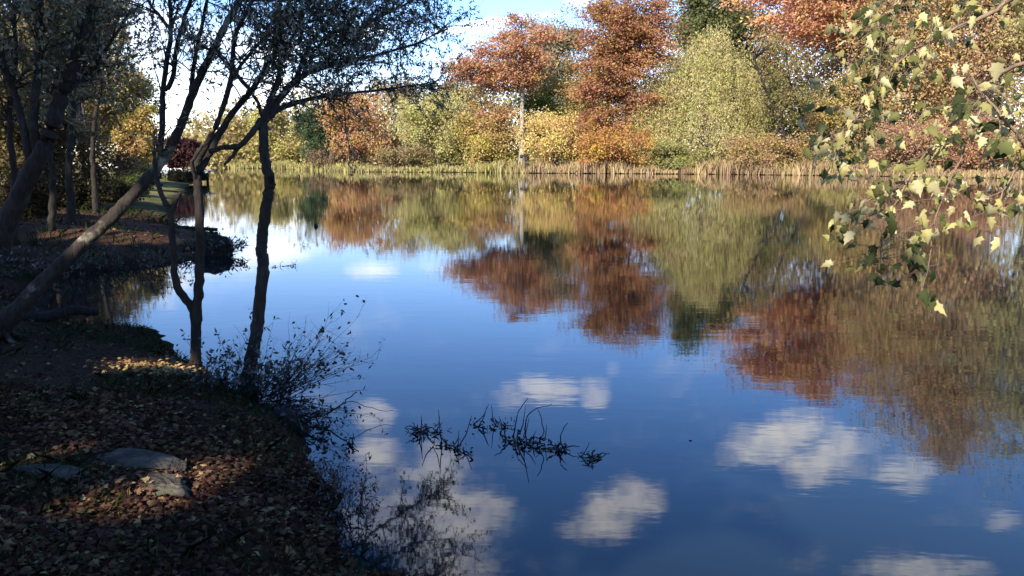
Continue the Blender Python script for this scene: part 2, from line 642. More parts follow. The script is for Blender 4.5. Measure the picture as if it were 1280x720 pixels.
def tree(name, label, cat, u, Y, top, hw, bot, color, style='round', n=7000, leaf=0.30, tips=90, dens=1.0, bark=None,
         lean=0.0, blobs=None, trunk_r=None, gap=0.0, group=None, xy=None, height=None, rad=None, wide=None):
    """u, Y: where it stands; top/bot: the crown's extent; hw: its half width (all seen from the near bank)"""
    if xy:
        x, y = xy
        z0 = max(gz(x, y), 0.02)
        H, rx, zb = height, rad, height * 0.3
    else:
        p = at(u, 200, Y)
        x, y = p.x, Y
        z0 = max(gz(x, y), 0.02)
        H = at(u, top, Y).z - z0
        zb = at(u, bot, Y).z - z0
        rx = hw * Y / F
    base = Vector((x, y, z0 - 0.08))
    root = thing(name, label, cat, base, group)
    B = np.array(base)
    zc, rz = (H + zb) / 2, (H - zb) / 2
    # envelope
    env = blobs and [(b[0] * rx, b[1] * rx, zb + b[2] * (H - zb), b[3] * rx, b[3] * rx * .9, b[4] * (H - zb)) for b in blobs]
    if not env:
        env = [(lean * rx * .3, 0, zc, rx, rx * .95, rz)]
        for k in range(5):
            a = rng.uniform(0, 6.28)
            q = rng.uniform(.4, .75)
            env.append((math.cos(a) * rx * q, math.sin(a) * rx * q, zc + rng.uniform(-.75, .65) * rz, rx * rng.uniform(.35, .55), rx * rng.uniform(.35, .55), rz * rng.uniform(.22, .42)))
    vol = np.array([e[3] * e[4] * e[5] for e in env]) ** 0.7
    ch = rng.choice(len(env), tips, p=vol / vol.sum())
    E = np.array(env)[ch]
    dirs = rand_unit(tips)
    ph = rng.uniform(0, 6.28, 6)
    bumpy = 1 + 0.16 * np.sin(dirs[:, 0] * 5 + ph[0]) + 0.16 * np.sin(dirs[:, 1] * 5 + ph[1] + dirs[:, 2] * 4) + 0.14 * np.sin(dirs[:, 2] * 6 + ph[2])
    rr = rng.uniform(0.08, 1, tips) ** (1 / 2.3) * 0.93 * bumpy
    T = E[:, :3] + dirs * E[:, 3:6] * rr[:, None]
    T[:, 2] = np.clip(T[:, 2], max(0.25, zb * .8), H * 1.0)
    if gap:
        keep = np.sin(T[:, 0] * 1.1 + ph[3]) + np.sin(T[:, 1] * 1.3 + ph[4]) + np.sin(T[:, 2] * 1.5 + ph[5]) > -3 + gap * 3
        T = T[keep]
    nt = len(T)
    # trunk and limbs
    tr = trunk_r or max(0.07, 0.018 * H)
    mb = MB()
    topz = zb + (H - zb) * (0.93 if style == 'cypress' else 0.62)
    k = 9
    tp = []
    wobx, woby = rng.uniform(-.02, .02, 2) * H
    for i in range(k):
        t = i / (k - 1)
        tp.append(Vector((lean * rx * .5 * t + wobx * math.sin(3.1 * t + ph[0]), woby * math.sin(2.7 * t + ph[1]), topz * t)) + base)
    rads = [tr * (1.5 if i == 0 else 1.0) * (1 - 0.82 * i / (k - 1)) for i in range(k)]
    mb.tube(tp, rads, 7)
    order = rng.permutation(nt)
    for j in order[:(9 if group == SH_GROUP else min(nt, 22 if n < 16000 else 46))]:
        tip = Vector(T[j]) + base
        hgt = T[j][2]
        fr = np.clip((hgt * (0.9 if style == 'cypress' else rng.uniform(.35, .7))) / topz, 0.12, 0.97)
        ii = fr * (k - 1)
        i0 = min(int(ii), k - 2)
        s = tp[i0].lerp(tp[i0 + 1], ii - i0)
        mid = s.lerp(tip, 0.5) + Vector((0, 0, (0.04 if style == 'cypress' else .12) * (tip - s).length)) + Vector(rng.normal(0, .05, 3) * (tip - s).length)
        r0 = tr * (1 - .8 * fr) * .5
        mb.tube([s, s.lerp(mid, .55) + Vector(rng.normal(0, .03, 3)) * (tip - s).length, mid, tip], [r0, r0 * .75, r0 * .5, r0 * .12], 5, False)
    mb.build('trunk', bark or M_BARKD, root)
    # leaves
    if group == SH_GROUP:
        leaf = leaf * 1.22
    else:
        n = int(n * dens * 2.5)
        leaf = leaf * 0.95
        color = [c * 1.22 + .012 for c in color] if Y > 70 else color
    per = rng.integers(0, nt, n)
    C = T[per]
    size_clump = (rx * rz * rx) ** (1 / 3) * 0.26
    cs = size_clump * rng.uniform(.45, 1.45, nt)[per][:, None]
    if style == 'willow':
        drop = rng.uniform(0, 1, n) ** 1.2 * rx * 0.62
        strand = rng.integers(0, 9, n)
        an = strand * 2.4 + per * 1.7
        rad_ = size_clump * .75 * (0.35 + (strand % 4) / 4)
        pos = C + np.stack([np.cos(an) * rad_, np.sin(an) * rad_, -drop + 0.3], -1) + rng.normal(0, .10, (n, 3)) + rng.normal(0, .12, (n, 3)) * cs
        out = C[:, :3] - np.array([0, 0, zc])
        pos[:, 0] += drop * np.sign(out[:, 0]) * .12
        pos[:, 2] = np.maximum(pos[:, 2], 0.3)
        V, Fc = leaf_cards(pos, leaf * 1.35, leaf * .42, np.tile(np.array([0, 0, -1.0]), (n, 1)), .95, .3)
    elif style == 'cypress':
        g = rng.normal(0, 1, (n, 3))
        rad_dir = C * np.array([1, 1, 0])
        rad_dir /= np.linalg.norm(rad_dir, axis=1, keepdims=True) + 1e-6
        cs = cs * .72
        pos = C + g * cs * np.array([.62, .62, .34]) + rad_dir * (rng.normal(0, 1.0, n)[:, None] * cs * .8)
        pos[:, 2] -= 0.06 * np.linalg.norm(pos[:, :2] - C[:, :2], axis=1)
        V, Fc = leaf_cards(pos, leaf * 1.15, leaf * .55, rad_dir - np.array([0, 0, .25]), .8, .5)
    else:
        g = rng.normal(0, 1, (n, 3))
        pos = C + g * cs * np.array([.62, .62, .48])
        pos[:, 2] = np.maximum(pos[:, 2], 0.15)
        if group == SH_GROUP:
            pos = pos[sun_gaps(pos + B)]
        V, Fc = leaf_cards(pos, leaf, leaf * .62, None, 1, .4)
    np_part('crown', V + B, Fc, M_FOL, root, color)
    return root


G_FAR = 'trees along the far bank'
ygreen = (.34, .31, .11)
orange, gold, rust, red = (.38, .22, .085), (.46, .35, .12), (.285, .143, .060), (.34, .178, .086)
# far bend of the river, seen between the near trunks
tree('bankside_tree', 'tan and olive tree at the far bend, left of the smooth leaning trunk', 'tree', 296, 126, 148, 34, 205, (.36, .28, .12), n=5000, leaf=.36)
tree('bankside_tree', 'yellow olive tree at the far bend between trunk and dark evergreen', 'tree', 352, 122, 128, 40, 206, (.36, .31, .10), n=6500, leaf=.36)
tree('evergreen_tree', 'narrow dark green tree on the far bank left of the orange tree', 'tree', 398, 116, 130, 21, 208, (.050, .075, .030), n=5000, leaf=.32)
tree('bankside_tree', 'rounded orange tree on the far bank beside the narrow dark green tree', 'tree', 448, 106, 108, 42, 210, orange, n=8000, leaf=.32)
tree('bankside_tree', 'thin brownish tree rising behind the orange and yellow green trees', 'tree', 500, 116, 92, 38, 200, (.34, .24, .11), n=5000, gap=.25)
tree('bankside_tree', 'broad yellow green tree on the far bank left of the red cypress', 'tree', 548, 101, 108, 58, 210, ygreen, n=9000, leaf=.32)
tree('bankside_tree', 'low golden tan tree just left of the red cypress trunk', 'tree', 606, 97, 130, 32, 212, (.34, .26, .075), n=5500)
tree('bald_cypress', 'red cypress with flat spreading layers and tall pale bare trunk', 'tree', 652, 94, 14, 62, 160, red, 'cypress', n=11000, leaf=.30, tips=120, bark=M_BARKP, trunk_r=.38,
     blobs=[(-.05, 0, .93, .45, .08), (.15, 0, .80, .5, .10), (-.35, 0, .72, .62, .10), (-.2, 0, .60, .85, .16), (-.85, 0, .50, .75, .12), (-.3, .2, .42, .85, .14), (-.55, .3, .10, .5, .16), (.1, .3, .6, .35, .25), (-1.05, 0, .40, .5, .07)])
tree('bankside_tree', 'tall thin grey green tree between the red cypress and the rust cypress', 'tree', 694, 112, 14, 36, 150, (.16, .17, .10), n=9000, gap=.2, leaf=.34, bark=M_BARKP)
tree('bankside_tree', 'mid green bush tree just right of the pale cypress trunk', 'tree', 676, 102, 92, 28, 200, (.13, .17, .035), n=5000)
tree('shrub', 'golden yellow rounded shrub at the foot of the pale cypress trunk', 'shrub', 693, 92, 132, 42, 212, gold, n=6500, leaf=.26)
tree('bankside_tree', 'pale yellow green tree leaning against the left of the rust cypress', 'tree', 720, 99, 62, 34, 195, (.29, .27, .075), n=6500)
tree('bald_cypress', 'tallest rust brown cypress in layered boughs, left of the willow', 'tree', 778, 90, -14, 62, 175, rust, 'cypress', n=20000, leaf=.30, tips=230, trunk_r=.42,
     blobs=[(.0, 0, .88, .85, .14), (.30, 0, .76, .80, .14), (-.25, 0, .72, .85, .16), (.15, 0, .60, .80, .16), (-.3, 0, .50, .8, .12), (.1, 0, .47, .5, .1), (-.4, 0, .36, .75, .10), (.15, 0, .28, .5, .10), (-.45, 0, .14, .6, .10)])
tree('shrub', 'low orange brown bush in front of the rust cypress trunk', 'shrub', 772, 89, 152, 44, 212, (.36, .19, .055), n=6000, leaf=.26)
tree('evergreen_tree', 'dark green tree top showing above the pale willow', 'tree', 885, 112, -30, 56, 100, (.10, .112, .035), n=9000, leaf=.5)
tree('willow_tree', 'broad pale yellow green willow with drooping boughs right of the rust cypress', 'tree', 880, 91, 30, 84, 190, (.37, .33, .13), 'willow', n=27000, leaf=.23, tips=150, lean=.15,
     blobs=[(-.05, 0, .80, .42, .20), (-.42, 0, .62, .36, .22), (.35, .1, .66, .40, .22), (-.68, 0, .36, .30, .24), (-.2, -.3, .48, .40, .22), (.12, -.35, .30, .28, .2), (.66, .2, .42, .28, .20), (-.5, -.2, .16, .3, .2)])
tree('bankside_tree', 'olive tree in shadow behind the right side of the willow', 'tree', 955, 96, 86, 38, 200, (.13, .14, .04), n=5500, gap=.2)
tree('bankside_tree', 'small dark green tree between the willow and the tan yellow tree', 'tree', 1010, 97, 92, 24, 205, (.07, .10, .035), n=6000)
tree('autumn_tree', 'huge sparse salmon red tree towering behind the right of the willow', 'tree', 1052, 94, -110, 122, 74, (.43, .228, .105), 'cypress', n=24000, leaf=.44, tips=240, gap=.1, trunk_r=.4, bark=M_BARKP)
tree('bankside_tree', 'tan yellow tree under the salmon red tree', 'tree', 1068, 86, 66, 50, 205, (.33, .25, .085), n=8500)
tree('bankside_tree', 'tall olive tree right of the salmon red tree', 'tree', 1140, 82, -180, 72, 190, (.36, .25, .10), n=14000, leaf=.32, tips=150)
tree('bankside_tree', 'brown olive tree second from the right end of the far bank', 'tree', 1215, 78, -200, 62, 180, (.36, .235, .115), n=13000, leaf=.32, tips=140, gap=.1)
tree('bankside_tree', 'greenish tall tree at the right end of the far bank', 'tree', 1290, 74, -205, 66, 190, (.30, .255, .10), n=12000, leaf=.32, tips=140)
tree('shrub', 'tan shrub on the bank below the right side of the willow', 'shrub', 958, 85, 168, 58, 214, (.30, .205, .085), n=6000, leaf=.24)
tree('shrub', 'low olive shrub at the foot of the willow', 'shrub', 838, 87, 178, 36, 212, (.22, .21, .065), n=4000, leaf=.24)
tree('shrub', 'salmon tan shrub at the waterline under the tall olive tree', 'shrub', 1130, 79, 158, 52, 216, (.30, .18, .10), n=6000, leaf=.24)
tree('shrub', 'reddish tan shrub at the waterline towards the right end', 'shrub', 1225, 76, 140, 58, 217, (.31, .17, .09), n=6500, leaf=.24)
tree('shrub', 'olive yellow shrub between the tan shrubs of the far bank', 'shrub', 1045, 83, 178, 40, 215, (.27, .23, .075), n=4500, leaf=.24)
tree('shrub', 'small brown shrub on the far bank under the broad yellow green tree', 'shrub', 508, 96, 184, 34, 211, (.20, .15, .06), n=3500, leaf=.26)
tree('shrub', 'brown thicket at the waterline below the narrow dark green tree', 'shrub', 415, 104, 188, 26, 211, (.17, .12, .06), n=3000, leaf=.26)
for pts, r_, lab, tipn in (([(992, 214), (978, 165), (957, 112), (940, 66)], .26, 'dark leaning tree with bare limbs against the right side of the willow', 30),
                           ([(1022, 215), (1008, 160), (988, 105), (982, 60)], .22, 'second dark leaning tree between the willow and the tan yellow tree', 26)):
    q = [at(u, v, 83.5) for u, v in pts]
    z0 = gz(q[0].x, q[0].y)
    q[0].z = z0 - .1
    root = thing('leaning_tree', lab, 'tree', (q[0].x, q[0].y, z0))
    mb = MB()
    pp = [np.array(p) for p in catmull(q, 6)]
    mb.tube(pp, [r_ * (1 - .7 * i / (len(pp) - 1)) for i in range(len(pp))], 8)
    ends = []
    for k in range(tipn):
        i = rng.integers(6, len(pp))
        d = rng.normal(0, 1, 3) * np.array([1.3, 1, .6]) + np.array([0, 0, .9])
        e = pp[i] + d / np.linalg.norm(d) * rng.uniform(1.5, 3.6)
        m_ = (pp[i] + e) / 2 + rng.normal(0, .25, 3)
        mb.tube([pp[i], m_, e], [r_ * .26, r_ * .17, r_ * .05], 5, False)
        ends.append(e)
    mb.build('trunk', M_BARK, root)
    pos = np.array(ends)[rng.integers(0, tipn, 2600)] + rng.normal(0, .5, (2600, 3))
    V, Fc = leaf_cards(pos, .26, .14)
    np_part('crown', V, Fc, M_FOL, root, (.24, .2, .08))
# second row behind, closing the wood
tree('background_tree', 'dull orange crown showing between the salmon red tree and the dark tree top', 'tree', 965, 120, -20, 60, 160, (.30, .17, .08), n=7000, leaf=.4, gap=.2)
tree('background_tree', 'dull yellow crown showing behind the low golden tan tree', 'tree', 600, 122, 96, 50, 200, (.26, .2, .08), n=5500, leaf=.4)
tree('background_tree', 'olive crown filling the gap behind the rust cypress and the willow', 'tree', 812, 124, 86, 52, 200, (.19, .18, .06), n=5500, leaf=.4)
tree('background_tree', 'dark olive crowns closing the gap behind the tan yellow tree', 'tree', 1090, 112, 0, 70, 200, (.30, .20, .09), n=8000, leaf=.4)
tree('background_tree', 'brown crown far behind the second tree from the right end', 'tree', 1190, 108, -60, 70, 200, (.30, .19, .09), n=8000, leaf=.4)
tree('background_tree', 'low tan crowns at the river bend far upstream', 'tree', 268, 170, 168, 40, 204, (.24, .17, .09), n=4000, leaf=.5)

nW = 56000
U = rng.uniform(235, 1420, nW)
YW = rng.uniform(118, 150, nW)
XW = (U - 640) / F * YW
topw = np.interp(U, [235, 400, 640, 760, 840, 1000, 1420], [7, 10, 11, 13, 11.5, 19, 26]) * (1 + .16 * np.sin(XW * .55) + .12 * np.sin(XW * .21 + YW))
ZW = ground_z(XW, YW) + rng.uniform(0, 1, nW) ** 1.35 * topw
clus = np.sin(XW * .9 + YW * .4) + np.sin(ZW * 1.1 + XW * .3) + np.sin(YW * .7 - XW * .5)
kp = clus > -1.5
V, Fc = leaf_cards(np.stack([XW, YW, ZW], -1)[kp], .75, .5)
M_WOOD = foliage_material('far_wood_foliage', spread=.06, clump=.09, ramp=[(0, (.17, .16, .055)), (.35, (.30, .25, .09)), (.7, (.36, .24, .10)), (1, (.24, .23, .08))])
fw = link('far_wood', np_mesh('far_wood', V, Fc), M_WOOD)
fw['kind'] = 'stuff'
fw['label'] = 'mixed autumn wood closing the view behind the far bank trees'

# ------------------------------------------------------------------ the near wood on the left bank
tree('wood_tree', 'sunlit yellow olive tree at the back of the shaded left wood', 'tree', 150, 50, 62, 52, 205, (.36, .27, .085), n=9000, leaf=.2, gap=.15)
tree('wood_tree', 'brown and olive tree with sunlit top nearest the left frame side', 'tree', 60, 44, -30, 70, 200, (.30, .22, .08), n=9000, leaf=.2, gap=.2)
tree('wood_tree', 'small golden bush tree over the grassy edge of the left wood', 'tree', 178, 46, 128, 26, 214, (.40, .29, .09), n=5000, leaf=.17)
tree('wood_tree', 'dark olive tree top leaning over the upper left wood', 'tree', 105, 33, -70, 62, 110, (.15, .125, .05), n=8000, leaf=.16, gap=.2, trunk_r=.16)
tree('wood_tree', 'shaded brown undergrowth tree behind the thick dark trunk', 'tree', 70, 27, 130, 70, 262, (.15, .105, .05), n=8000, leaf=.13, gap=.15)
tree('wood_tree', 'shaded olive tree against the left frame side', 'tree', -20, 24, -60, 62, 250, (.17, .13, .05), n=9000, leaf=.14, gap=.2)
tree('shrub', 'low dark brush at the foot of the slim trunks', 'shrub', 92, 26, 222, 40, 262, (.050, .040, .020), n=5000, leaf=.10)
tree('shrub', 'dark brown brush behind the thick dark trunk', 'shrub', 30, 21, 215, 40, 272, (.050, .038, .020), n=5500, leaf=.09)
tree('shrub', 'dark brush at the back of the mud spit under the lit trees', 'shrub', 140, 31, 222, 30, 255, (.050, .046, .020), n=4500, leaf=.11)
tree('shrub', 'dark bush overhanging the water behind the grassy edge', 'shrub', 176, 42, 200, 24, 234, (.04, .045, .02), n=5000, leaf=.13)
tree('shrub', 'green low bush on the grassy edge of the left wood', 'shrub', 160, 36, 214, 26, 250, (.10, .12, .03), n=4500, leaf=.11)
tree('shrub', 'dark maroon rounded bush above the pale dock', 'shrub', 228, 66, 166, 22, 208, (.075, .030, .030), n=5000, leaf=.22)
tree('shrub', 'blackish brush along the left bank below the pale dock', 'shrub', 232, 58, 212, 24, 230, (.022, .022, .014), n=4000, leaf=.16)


# shade trees standing on the bank behind and beside the viewer
SH = SH_GROUP
for (x, y, hh, rr, lab) in [(-10.5, -1.0, 17, 4.4, 'tall dense shade tree beside the viewpoint on the near bank'),
                            (-9.9, -8.6, 19, 3.2, 'tall dense shade tree behind the viewpoint nearest the river'),
                            (-7.4, -4.3, 16, 3.0, 'slender shade tree closest behind the viewpoint'),
                            (-15, -5.5, 18, 5.2, 'tall dense shade tree behind the viewpoint away from the river'),
                            (-15.5, 3.5, 17, 4.8, 'tall dense shade tree on the bank left of the leaning trunk')]:
    tree('shade_tree', lab, 'tree', 0, 0, 0, 0, 0, (.07, .08, .028), n=9000, leaf=.5, tips=150, xy=(x, y), height=hh, rad=rr, group=SH, trunk_r=.3)


# ------------------------------------------------------------------ near trees, drawn limb by limb
def jitter_path(pts, amt):
    out = []
    for i, p in enumerate(pts):
        k = amt if 0 < i < len(pts) - 1 else 0
        out.append(np.array(p) + rng.normal(0, 1, 3) * k)
    return out


def grow_twigs(mb, path, count, length, r0, leaves, bias=(0, 0, .3), start=.25, sub=3, leaf_from=.25, droop=0.0, per=14):
    """side twigs along a limb; leaf positions go into leaves"""
    m = len(path)
    bias = np.array(bias)
    for _ in range(count):
        f = rng.uniform(start, 1.0)
        i = min(int(f * (m - 1)), m - 2)
        p0 = np.array(path[i]) + (np.array(path[i + 1]) - np.array(path[i])) * (f * (m - 1) - i)
        tan = np.array(path[i + 1]) - np.array(path[i])
        tan /= np.linalg.norm(tan) + 1e-9
        d = tan * .7 + rng.normal(0, .6, 3) + bias
        d /= np.linalg.norm(d)
        L = length * rng.uniform(.5, 1.25) * (1.15 - .5 * f)
        pts = [p0]
        for s in range(5):
            d = d + rng.normal(0, .16, 3) + np.array([0, 0, -droop * s])
            d /= np.linalg.norm(d)
            pts.append(pts[-1] + d * L / 5)
        mb.tube(pts, [r0, r0 * .85, r0 * .65, r0 * .5, r0 * .35, r0 * .18], 4, False)
        sp = [(pts, L)]
        for _k in range(sub):
            j = rng.integers(1, 5)
            dd = (pts[j + 1] - pts[j]) / (L / 5) * .6 + rng.normal(0, .6, 3)
            dd /= np.linalg.norm(dd)
            q = [pts[j]]
            for s in range(3):
                dd = dd + rng.normal(0, .18, 3) + np.array([0, 0, -droop])
                dd /= np.linalg.norm(dd)
                q.append(q[-1] + dd * L * .17)
            mb.tube(q, [r0 * .45, r0 * .35, r0 * .25, r0 * .12], 3, False)
            sp.append((q, L * .5))
        for q, l in sp:
            for _k in range(rng.poisson(per * l)):
                t = rng.uniform(leaf_from, 1) * (len(q) - 1)
                j = min(int(t), len(q) - 2)
                leaves.append(q[j] + (q[j + 1] - q[j]) * (t - j) + rng.normal(0, .018, 3))


def px(*pts):
    return [at(u, v, Y) for u, v, Y in pts]


def limb(mb, pts, r0, r1, sides=8, n=5, wob=.0035, flare=0.0):
    if r0 > .05:
        n, sides = 9, 14
    path = jitter_path(catmull(pts, n), wob)
    k = len(path)
    mb.tube(path, [r0 + (r1 - r0) * (i / (k - 1)) * (1 + .06 * math.sin(i * 2.1)) + rng.normal(0, .03) * r0 * .6 + flare * r0 * math.exp(-i / 3.5) for i in range(k)], sides,
            rough=.07 if r0 > .05 else 0)
    if flare:
        p0 = np.array(path[0])
        for j in range(6):
            a = j * 1.05 + rng.uniform(-.3, .3)
            d = np.array([math.cos(a), math.sin(a), 0])
            L = r0 * rng.uniform(3, 5)
            e1, e2 = p0 + d * L * .5, p0 + d * L
            pts_ = [np.array(path[3]) + d * r0 * .3, p0 + d * r0 * .9 + [0, 0, r0 * .5], [e1[0], e1[1], gz(e1[0], e1[1]) + r0 * .12], [e2[0], e2[1], gz(e2[0], e2[1]) - r0 * .25]]
            mb.tube(catmull(pts_, 4), [r0 * q for q in np.linspace(.6, .14, 13)], 7, rough=.08)
    return path


DARK = (.125, .120, .068)


def leafy(leaves, root, L, W, color, mat=None, name='crown', droop=.5, jit=1.0):
    pos = np.array(leaves)
    V, Fc = leaf_cards(pos, L, W, np.tile(np.array([0, 0, -droop]), (len(pos), 1)), jit, .3)
    return np_part(name, V, Fc, mat or M_NEARLEAF, root, color)


# the leaning tree
b = on(12, 398, 0.42)
rootA = thing('leaning_tree', 'dark trunk leaning over the cove, with sun patches painted pale on its bark', 'tree', (b.x, b.y, gz(b.x, b.y)))
mb, lv = MB(), []
bY = b.y
main = limb(mb, px((-5, 412, bY), (25, 384, bY), (62, 345, bY + .1), (110, 298, bY + .2), (150, 262, bY + .3), (200, 203, bY + .5), (222, 165, bY + .6),
                   (247, 103, bY + .8), (281, 34, bY + 1), (302, -5, bY + 1.1), (330, -70, bY + 1.3)), .088, .023, 10, flare=.6)
b1 = limb(mb, px((200, 203, bY + .5), (203, 150, bY + .5), (205, 103, bY + .55), (213, 40, bY + .6), (212, 0, bY + .6), (206, -60, bY + .7)), .034, .016)
b2 = limb(mb, px((206, 112, bY + .55), (215, 100, bY + .5), (222, 50, bY + .5), (238, 0, bY + .5), (250, -50, bY + .5)), .03, .014)
b3 = limb(mb, px((238, 122, bY + .8), (240, 100, bY + .9), (247, 56, bY + 1), (259, 0, bY + 1), (266, -50, bY + 1)), .028, .014)
b4 = limb(mb, px((213, 38, bY + .6), (200, 20, bY + .6), (187, 4, bY + .6), (172, -30, bY + .6)), .02, .01)
for p_, c_ in ((main[54:], 26), (b1, 22), (b2, 18), (b3, 18), (b4, 10)):
    grow_twigs(mb, p_, c_, .75, .008, lv, (0, 0, .35), .25, 4, per=8)
mb.build('trunk', M_BARKSUN, rootA)
leafy(lv, rootA, .075, .022, DARK)

# the twin-stemmed tree at the water's edge
b = on(245, 447, 0.12)
rootB = thing('twin_stem_tree', 'slender tree forking near the ground into two bare stems at the water', 'tree', (b.x, b.y, gz(b.x, b.y)))
mb, lv = MB(), []
bY = b.y
st = limb(mb, px((244, 462, bY), (245, 440, bY), (246, 399, bY), (249, 350, bY), (250, 305, bY), (248, 242, bY), (247, 210, bY), (251, 186, bY)), .052, .034, 9, flare=.5)
s2 = limb(mb, px((245, 412, bY), (240, 384, bY), (222, 358, bY - .05), (216, 310, bY - .1), (213, 267, bY - .1), (203, 246, bY - .1), (195, 215, bY), (192, 190, bY + .1)), .045, .016)
s3 = limb(mb, px((213, 268, bY - .1), (219, 252, bY - .1), (226, 240, bY - .1)), .03, .02, 6)
f1 = limb(mb, px((250, 195, bY), (258, 182, bY), (269, 160, bY), (287, 106, bY + .1), (294, 47, bY + .2), (315, 0, bY + .3), (325, -50, bY + .4)), .036, .014)
f2 = limb(mb, px((248, 214, bY), (262, 190, bY + .2), (275, 166, bY + .3), (291, 141, bY + .4), (319, 106, bY + .6), (347, 56, bY + .8), (362, 0, bY + 1), (375, -60, bY + 1.2)), .042, .016)
f3 = limb(mb, px((247, 225, bY), (240, 205, bY - .1), (250, 186, bY - .1), (262, 176, bY - .1)), .022, .012, 6)
f4 = limb(mb, px((291, 100, bY + .1), (310, 70, bY + .2), (340, 40, bY + .5), (390, 10, bY + .9)), .018, .008, 6)
for p_, c_ in ((f1[12:], 24), (f2[12:], 34), (f4, 20), (s2[22:], 3)):
    grow_twigs(mb, p_, c_, .75, .008, lv, (0.1, .1, .2), .2, 4, per=11)
mb.build('trunk', M_BARK, rootB)
leafy(lv, rootB, .075, .022, DARK)

# the spreading tree whose canopy hangs over the river
b = on(312, 470, 0.08)
rootC = thing('spreading_tree', 'knobbly single trunk in the water-edge brush with canopy spreading over the river', 'tree', (b.x, b.y, gz(b.x, b.y)))
mb, lv = MB(), []
bY = b.y
tr = limb(mb, px((309, 480, bY), (315, 445, bY), (323, 396, bY + .1), (329, 335, bY + .2), (327, 305, bY + .3), (332, 262, bY + .3), (337, 228, bY + .35), (331, 195, bY + .4), (328, 150, bY + .5)), .060, .042, 9, flare=.5)
mb.tube([at(334, 238, bY + .35), at(341, 230, bY + .3), at(338, 222, bY + .33)], [.03, .034, .03], 7)
c1 = limb(mb, px((328, 158, bY + .5), (336, 128, bY + .5), (347, 104, bY + .6), (354, 62, bY + .8), (350, 20, bY + .9), (356, -40, bY + 1)), .034, .014)
c2 = limb(mb, px((328, 156, bY + .5), (344, 131, bY + .7), (369, 101, bY + 1), (400, 86, bY + 1.6), (450, 74, bY + 2.6), (510, 58, bY + 3.8), (560, 36, bY + 4.6)), .042, .010)
c3 = limb(mb, px((330, 152, bY + .5), (347, 138, bY + .8), (375, 127, bY + 1.2), (410, 119, bY + 1.9), (460, 114, bY + 3), (520, 106, bY + 4.2), (545, 104, bY + 4.8)), .032, .008)
c4 = limb(mb, px((329, 148, bY + .5), (320, 124, bY + .5), (300, 97, bY + .4), (272, 69, bY + .4), (250, 58, bY + .4)), .020, .006)
c5 = limb(mb, px((326, 150, bY + .5), (316, 165, bY + .4), (300, 182, bY + .3), (280, 184, bY + .2), (262, 189, bY + .1)), .030, .022)
c6 = limb(mb, px((300, 182, bY + .3), (288, 198, bY + .25), (281, 206, bY + .2)), .022, .010, 6)
c7 = limb(mb, px((369, 101, bY + 1), (385, 60, bY + 1.3), (410, 25, bY + 1.8), (440, -20, bY + 2.4)), .026, .010)
c8 = limb(mb, px((400, 86, bY + 1.6), (430, 50, bY + 2.2), (480, 18, bY + 3), (540, -10, bY + 3.8)), .024, .008)
c9 = limb(mb, px((354, 62, bY + .8), (375, 30, bY + 1.1), (395, -20, bY + 1.4)), .018, .008)
for p_, c_, ln in ((c1, 22, .8), (c2, 66, 1.0), (c3[8:], 46, .8), (c4, 12, .6), (c7, 46, 1.0), (c8, 58, 1.0), (c9, 26, .9)):
    grow_twigs(mb, p_, c_, ln, .008, lv, (.1, .15, .12), .2, 6, per=17)
mb.build('trunk', M_BARK, rootC)
leafy(lv, rootC, .068, .021, DARK)

# thick dark trunk at the left
b = on(2, 306, 0.5)
rootL = thing('thick_trunk_tree', 'thickest dark leaning trunk at the left edge of the wood', 'tree', (b.x, b.y, gz(b.x, b.y)))
mb, lv = MB(), []
bY = b.y
t1 = limb(mb, px((-8, 330, bY), (5, 290, bY), (30, 232, bY), (55, 185, bY), (78, 120, bY + .2), (100, 60, bY + .4), (118, 0, bY + .6), (135, -70, bY + .8)), .185, .07, 10, flare=.7)
t2 = limb(mb, px((48, 200, bY), (42, 150, bY), (48, 80, bY), (50, 0, bY), (48, -60, bY)), .085, .045)
t3 = limb(mb, px((40, 215, bY), (25, 140, bY), (8, 90, bY), (-10, 40, bY)), .07, .035)
t4 = limb(mb, px((86, 110, bY + .2), (100, 100, bY + .6), (118, 84, bY + .8), (140, 50, bY + 1), (165, 10, bY + 1.2)), .05, .02)
for p_, c_ in ((t1[32:], 40), (t2[14:], 34), (t3[10:], 20), (t4, 34)):
    grow_twigs(mb, p_, c_, 1.3, .012, lv, (-.15, 0, .15), .1, 4, per=12)
mb.build('trunk', M_BARK, rootL)
leafy(lv, rootL, .12, .045, (.15, .125, .055))

# slim bare trunks in the left wood
for k, (pts, r, lab) in enumerate([
        ([(88, 268, 19), (86, 200, 19), (92, 130, 19.4), (88, 60, 19.8), (96, -40, 20)], .10, 'slim dark trunk just right of the thick dark trunk'),
        ([(120, 258, 24), (116, 190, 24), (124, 120, 24), (150, 60, 24.4), (160, -20, 25)], .09, 'slim forked trunk in the middle of the left wood'),
        ([(62, 272, 17), (66, 220, 17), (60, 160, 17), (72, 90, 17), (70, -20, 17.5)], .08, 'slim upright trunk crossing behind the thick dark trunk'),
        ([(14, 300, 15.5), (18, 240, 15.5), (12, 150, 15.5), (20, 60, 16), (14, -30, 16)], .085, 'upright dark trunk against the left frame side')]):
    y0 = pts[0][2]
    q = px(*pts)
    z0 = gz(q[0].x, q[0].y)
    q[0].z = z0 - .05
    root = thing('slim_tree', lab, 'tree', (q[0].x, q[0].y, z0))
    mb, lv = MB(), []
    path = limb(mb, q, r * .85, r * .35, 8, wob=.01, flare=.4)
    grow_twigs(mb, path[14:], 26, 1.6, .014, lv, (0, 0, .2), .05, 4, per=20)
    mb.build('trunk', M_BARK, root)
    leafy(lv, root, .13, .06, (.17, .135, .055))

